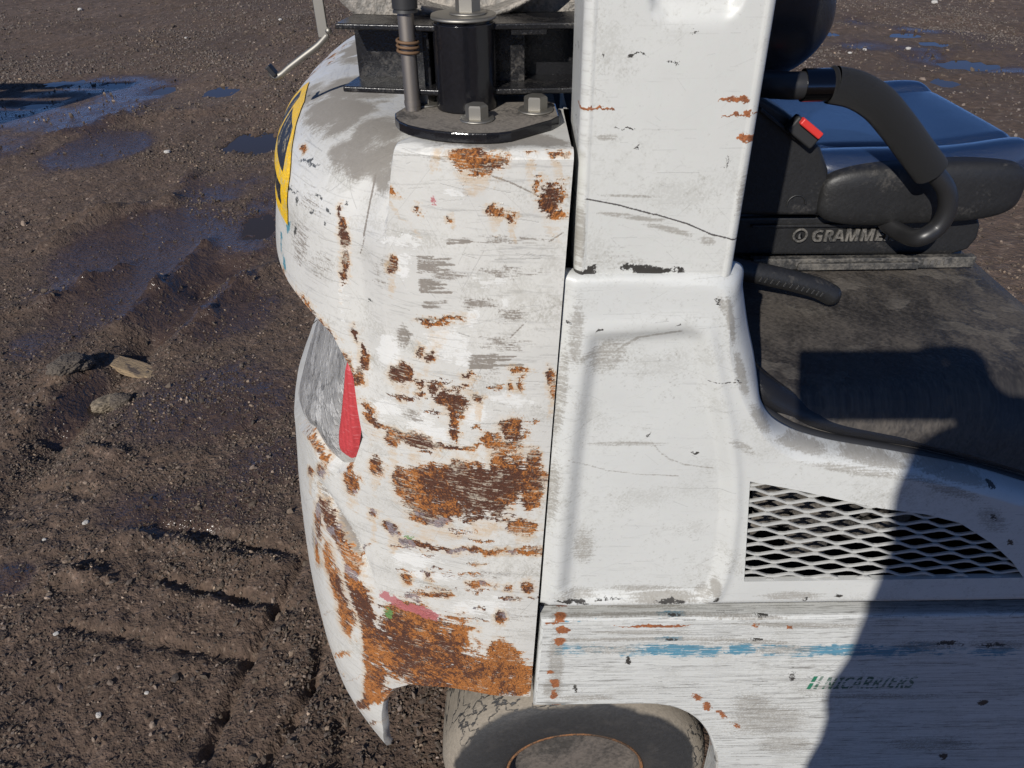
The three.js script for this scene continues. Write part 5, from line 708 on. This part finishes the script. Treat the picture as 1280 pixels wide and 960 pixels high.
// ------------------------------------------------------------------ the person who holds the phone; only their shadow is in the picture
{
  const tmp = V(0, 0, 0);
  const capsule = (p, a, b, ra, rb) => { const ab = b.clone().sub(a), t = clamp(tmp.copy(p).sub(a).dot(ab) / ab.lengthSq()); return tmp.copy(a).addScaledVector(ab, t).distanceTo(p) - lerp(ra, rb, t); };
  const smin = (a, b, k) => { const h = clamp(0.5 + 0.5 * (b - a) / k); return lerp(b, a, h) - k * h * (1 - h); };
  function field(bones, lo, size, res, k) {
    const mc = new MarchingCubes(res, new THREE.MeshBasicMaterial(), false, false, 250000), p = V(0, 0, 0); mc.isolation = 0;
    for (let z = 0; z < res; z++) for (let y = 0; y < res; y++) for (let x = 0; x < res; x++) { p.set(lo.x + (x / res) * size, lo.y + (y / res) * size, lo.z + (z / res) * size); let d = 9; for (const b of bones) { const q = capsule(p, b[0], b[1], b[2], b[3]); if (q < 0.4) d = smin(d, q, b[4] ?? k); } mc.field[x + y * res + z * res * res] = -d; }
    mc.update(); const g = new THREE.BufferGeometry(), n = mc.count; g.setAttribute('position', new THREE.BufferAttribute(mc.positionArray.slice(0, n * 3), 3)); 
    const a = g.attributes.position; for (let i = 0; i < n; i++) a.setXYZ(i, lo.x + (a.getX(i) + 1) / 2 * size, lo.y + (a.getY(i) + 1) / 2 * size, lo.z + (a.getZ(i) + 1) / 2 * size);
    const m = mergeVertices(g, 1e-5); m.computeVertexNormals(); return m;
  }
  const X = 0.14, Z = 1.12, camX = (x, y, z) => CAM.clone().addScaledVector(ri, x).addScaledVector(up, y).addScaledVector(fwd, -z);   // along the phone's own axes
  // phone
  const ph = group('phone'); ph.quaternion.copy(camera.quaternion); ph.position.copy(camX(0.062, -0.022, 0.0065));
  mesh('case', new RoundedBoxGeometry(0.160, 0.076, 0.009, 3, 0.004), std(0.02, 0.02, 0.022, 0.4), ph); mesh('screen', box(0.15, 0.068, 0.001, 0, 0, 0.0048, 0.0004), std(0.01, 0.01, 0.012, 0.1), ph);
  tag(ph, 'black phone held level in the right hand of the person', 'phone');
  // body in jacket and trousers
  const sL = V(X - 0.165, 1.525, Z), sR = V(X + 0.175, 1.525, Z), eL = V(X - 0.195, 1.19, Z + 0.02), eR = V(X + 0.25, 1.17, Z - 0.14), wL = V(X - 0.185, 0.955, Z - 0.03), wR = camX(0.185, -0.070, 0.075), hipL = V(X - 0.09, 0.90, Z + 0.01), hipR = V(X + 0.09, 0.90, Z + 0.01);
  const bones = [[V(X, 0.95, Z), V(X, 1.12, Z), 0.155, 0.15], [V(X, 1.12, Z), V(X, 1.41, Z), 0.15, 0.165], [V(X - 0.08, 0.98, Z), V(X + 0.08, 0.98, Z), 0.145, 0.145], [sL, sR, 0.085, 0.085], [V(X - 0.07, 1.37, Z), V(X + 0.07, 1.37, Z), 0.125, 0.125], [V(X, 1.5, Z), V(X, 1.63, Z - 0.02), 0.062, 0.056],
    [sL, eL, 0.07, 0.056], [eL, wL, 0.056, 0.036], [sR, eR, 0.07, 0.056], [eR, wR, 0.056, 0.036], [hipL, V(X - 0.1, 0.48, Z - 0.01), 0.098, 0.066], [V(X - 0.1, 0.48, Z - 0.01), V(X - 0.105, 0.1, Z + 0.02), 0.066, 0.05], [hipR, V(X + 0.1, 0.48, Z - 0.01), 0.098, 0.066], [V(X + 0.1, 0.48, Z - 0.01), V(X + 0.11, 0.1, Z + 0.02), 0.066, 0.05], [V(X - 0.105, 0.055, Z + 0.04), V(X - 0.12, 0.045, Z - 0.15), 0.05, 0.04], [V(X + 0.11, 0.055, Z + 0.04), V(X + 0.125, 0.045, Z - 0.15), 0.05, 0.04]];
  const body = field(bones, V(X - 0.9, -0.03, Z - 0.95), 1.85, 142, 0.035);
  // head with face, ears and hair volume
  const hc = V(X, 1.735, Z - 0.045), f = V(0, -0.28, -0.96), hx = V(1, 0, 0), hu = V(0, 0.96, -0.28), H = (a, b, c) => hc.clone().addScaledVector(hx, a).addScaledVector(hu, b).addScaledVector(f, c);
  const head = field([[H(0, 0.035, -0.02), H(0, 0.045, 0.02), 0.088, 0.082, 0.03], [H(0, -0.03, 0.03), H(0, -0.075, 0.045), 0.066, 0.045, 0.03], [H(0, -0.005, 0.095), H(0, -0.03, 0.112), 0.009, 0.013, 0.012], [H(-0.025, -0.062, 0.088), H(0.025, -0.062, 0.088), 0.008, 0.008, 0.008], [H(-0.045, 0.012, 0.085), H(-0.02, 0.014, 0.092), 0.009, 0.008, 0.012], [H(0.045, 0.012, 0.085), H(0.02, 0.014, 0.092), 0.009, 0.008, 0.012], [H(-0.083, 0.0, 0), H(-0.088, -0.035, 0.0), 0.014, 0.009, 0.008], [H(0.083, 0, 0), H(0.088, -0.035, 0), 0.014, 0.009, 0.008], [H(0, -0.06, -0.02), H(0, -0.16, -0.03), 0.055, 0.058, 0.03]], V(X - 0.17, 1.555, Z - 0.22), 0.34, 90, 0.02);
  // hands: fingers curl over the ends of the phone
  const rightHand = (() => {
    const P = (x, y, z) => camX(0.142 + x, y, z), b = [[wR, P(0.022, -0.045, 0.03), 0.03, 0.026, 0.02], [P(0.02, -0.045, 0.03), P(0.02, 0.0, 0.025), 0.021, 0.018, 0.015]];
    for (let k = 0; k < 4; k++) { const y = 0.012 - k * 0.021, l = [0.9, 1.05, 1, 0.8][k]; b.push([P(0.022, y - 0.004, 0.024), P(0.014, y, 0.004), 0.0098, 0.0092, 0.006], [P(0.014, y, 0.004), P(-0.003 * l, y, -0.006), 0.0092, 0.0085, 0.004], [P(-0.003 * l, y, -0.006), P(-0.016 * l, y, -0.0055), 0.0085, 0.0075, 0.004]); }
    b.push([P(0.018, -0.03, 0.03), P(0.004, -0.018, 0.026), 0.012, 0.0105, 0.008], [P(0.004, -0.018, 0.026), P(-0.022, -0.004, 0.0215), 0.0105, 0.009, 0.005]);
    return field(b, P(0.02, -0.035, 0.035).sub(V(0.11, 0.11, 0.11)), 0.22, 84, 0.006);
  })();
  const leftHand = (() => {                                    // hanging, slightly curled
    const b = [[wL, V(wL.x, wL.y - 0.05, wL.z - 0.01), 0.028, 0.026, 0.02], [V(wL.x, wL.y - 0.05, wL.z - 0.03), V(wL.x, wL.y - 0.095, wL.z + 0.01), 0.02, 0.02, 0.02]];
    for (let k = 0; k < 4; k++) { const z = wL.z - 0.04 + k * 0.021, l = [0.9, 1.05, 1, 0.8][k], a = V(wL.x, wL.y - 0.09, z), m = V(wL.x + 0.004, wL.y - 0.09 - 0.036 * l, z - 0.004); b.push([a, m, 0.0095, 0.0088, 0.006], [m, V(wL.x + 0.02, wL.y - 0.09 - 0.066 * l, z - 0.004), 0.0088, 0.0075, 0.004]); }
    b.push([V(wL.x + 0.008, wL.y - 0.04, wL.z - 0.035), V(wL.x + 0.012, wL.y - 0.085, wL.z - 0.06), 0.012, 0.0095, 0.008]);
    return field(b, V(wL.x - 0.11, wL.y - 0.175, wL.z - 0.12), 0.22, 84, 0.006);
  })();
  const parts = [[body, (p) => p.y < 0.1 ? [0.03, 0.025, 0.02] : p.y < 0.93 ? [0.03, 0.035, 0.06] : p.y > 1.58 ? [0.5, 0.3, 0.22] : [0.06, 0.07, 0.05]], [head, (p) => { const q = p.clone().sub(hc); return q.dot(hu) > 0.07 || (q.dot(f) < 0.005 && q.dot(hu) > -0.05) ? [0.04, 0.025, 0.015] : [0.5, 0.3, 0.22]; }], [leftHand, () => [0.5, 0.3, 0.22]], [rightHand, () => [0.5, 0.3, 0.22]]];
  const gs = parts.map(([g, col]) => { const n = g.attributes.position.count, c = new Float32Array(n * 3), p = V(0, 0, 0); for (let i = 0; i < n; i++) { p.fromBufferAttribute(g.attributes.position, i); c.set(col(p), i * 3); } g.setAttribute('color', new THREE.BufferAttribute(c, 3)); for (const k of Object.keys(g.attributes)) if (!['position', 'normal', 'color'].includes(k)) g.deleteAttribute(k); return g; });
  tag(mesh('person', mergeGeometries(gs), new THREE.MeshStandardMaterial({ vertexColors: true, roughness: 0.85 })), 'person in dark jacket and trousers holding a phone out in the right hand', 'person');
}
renderer.render(scene, camera);
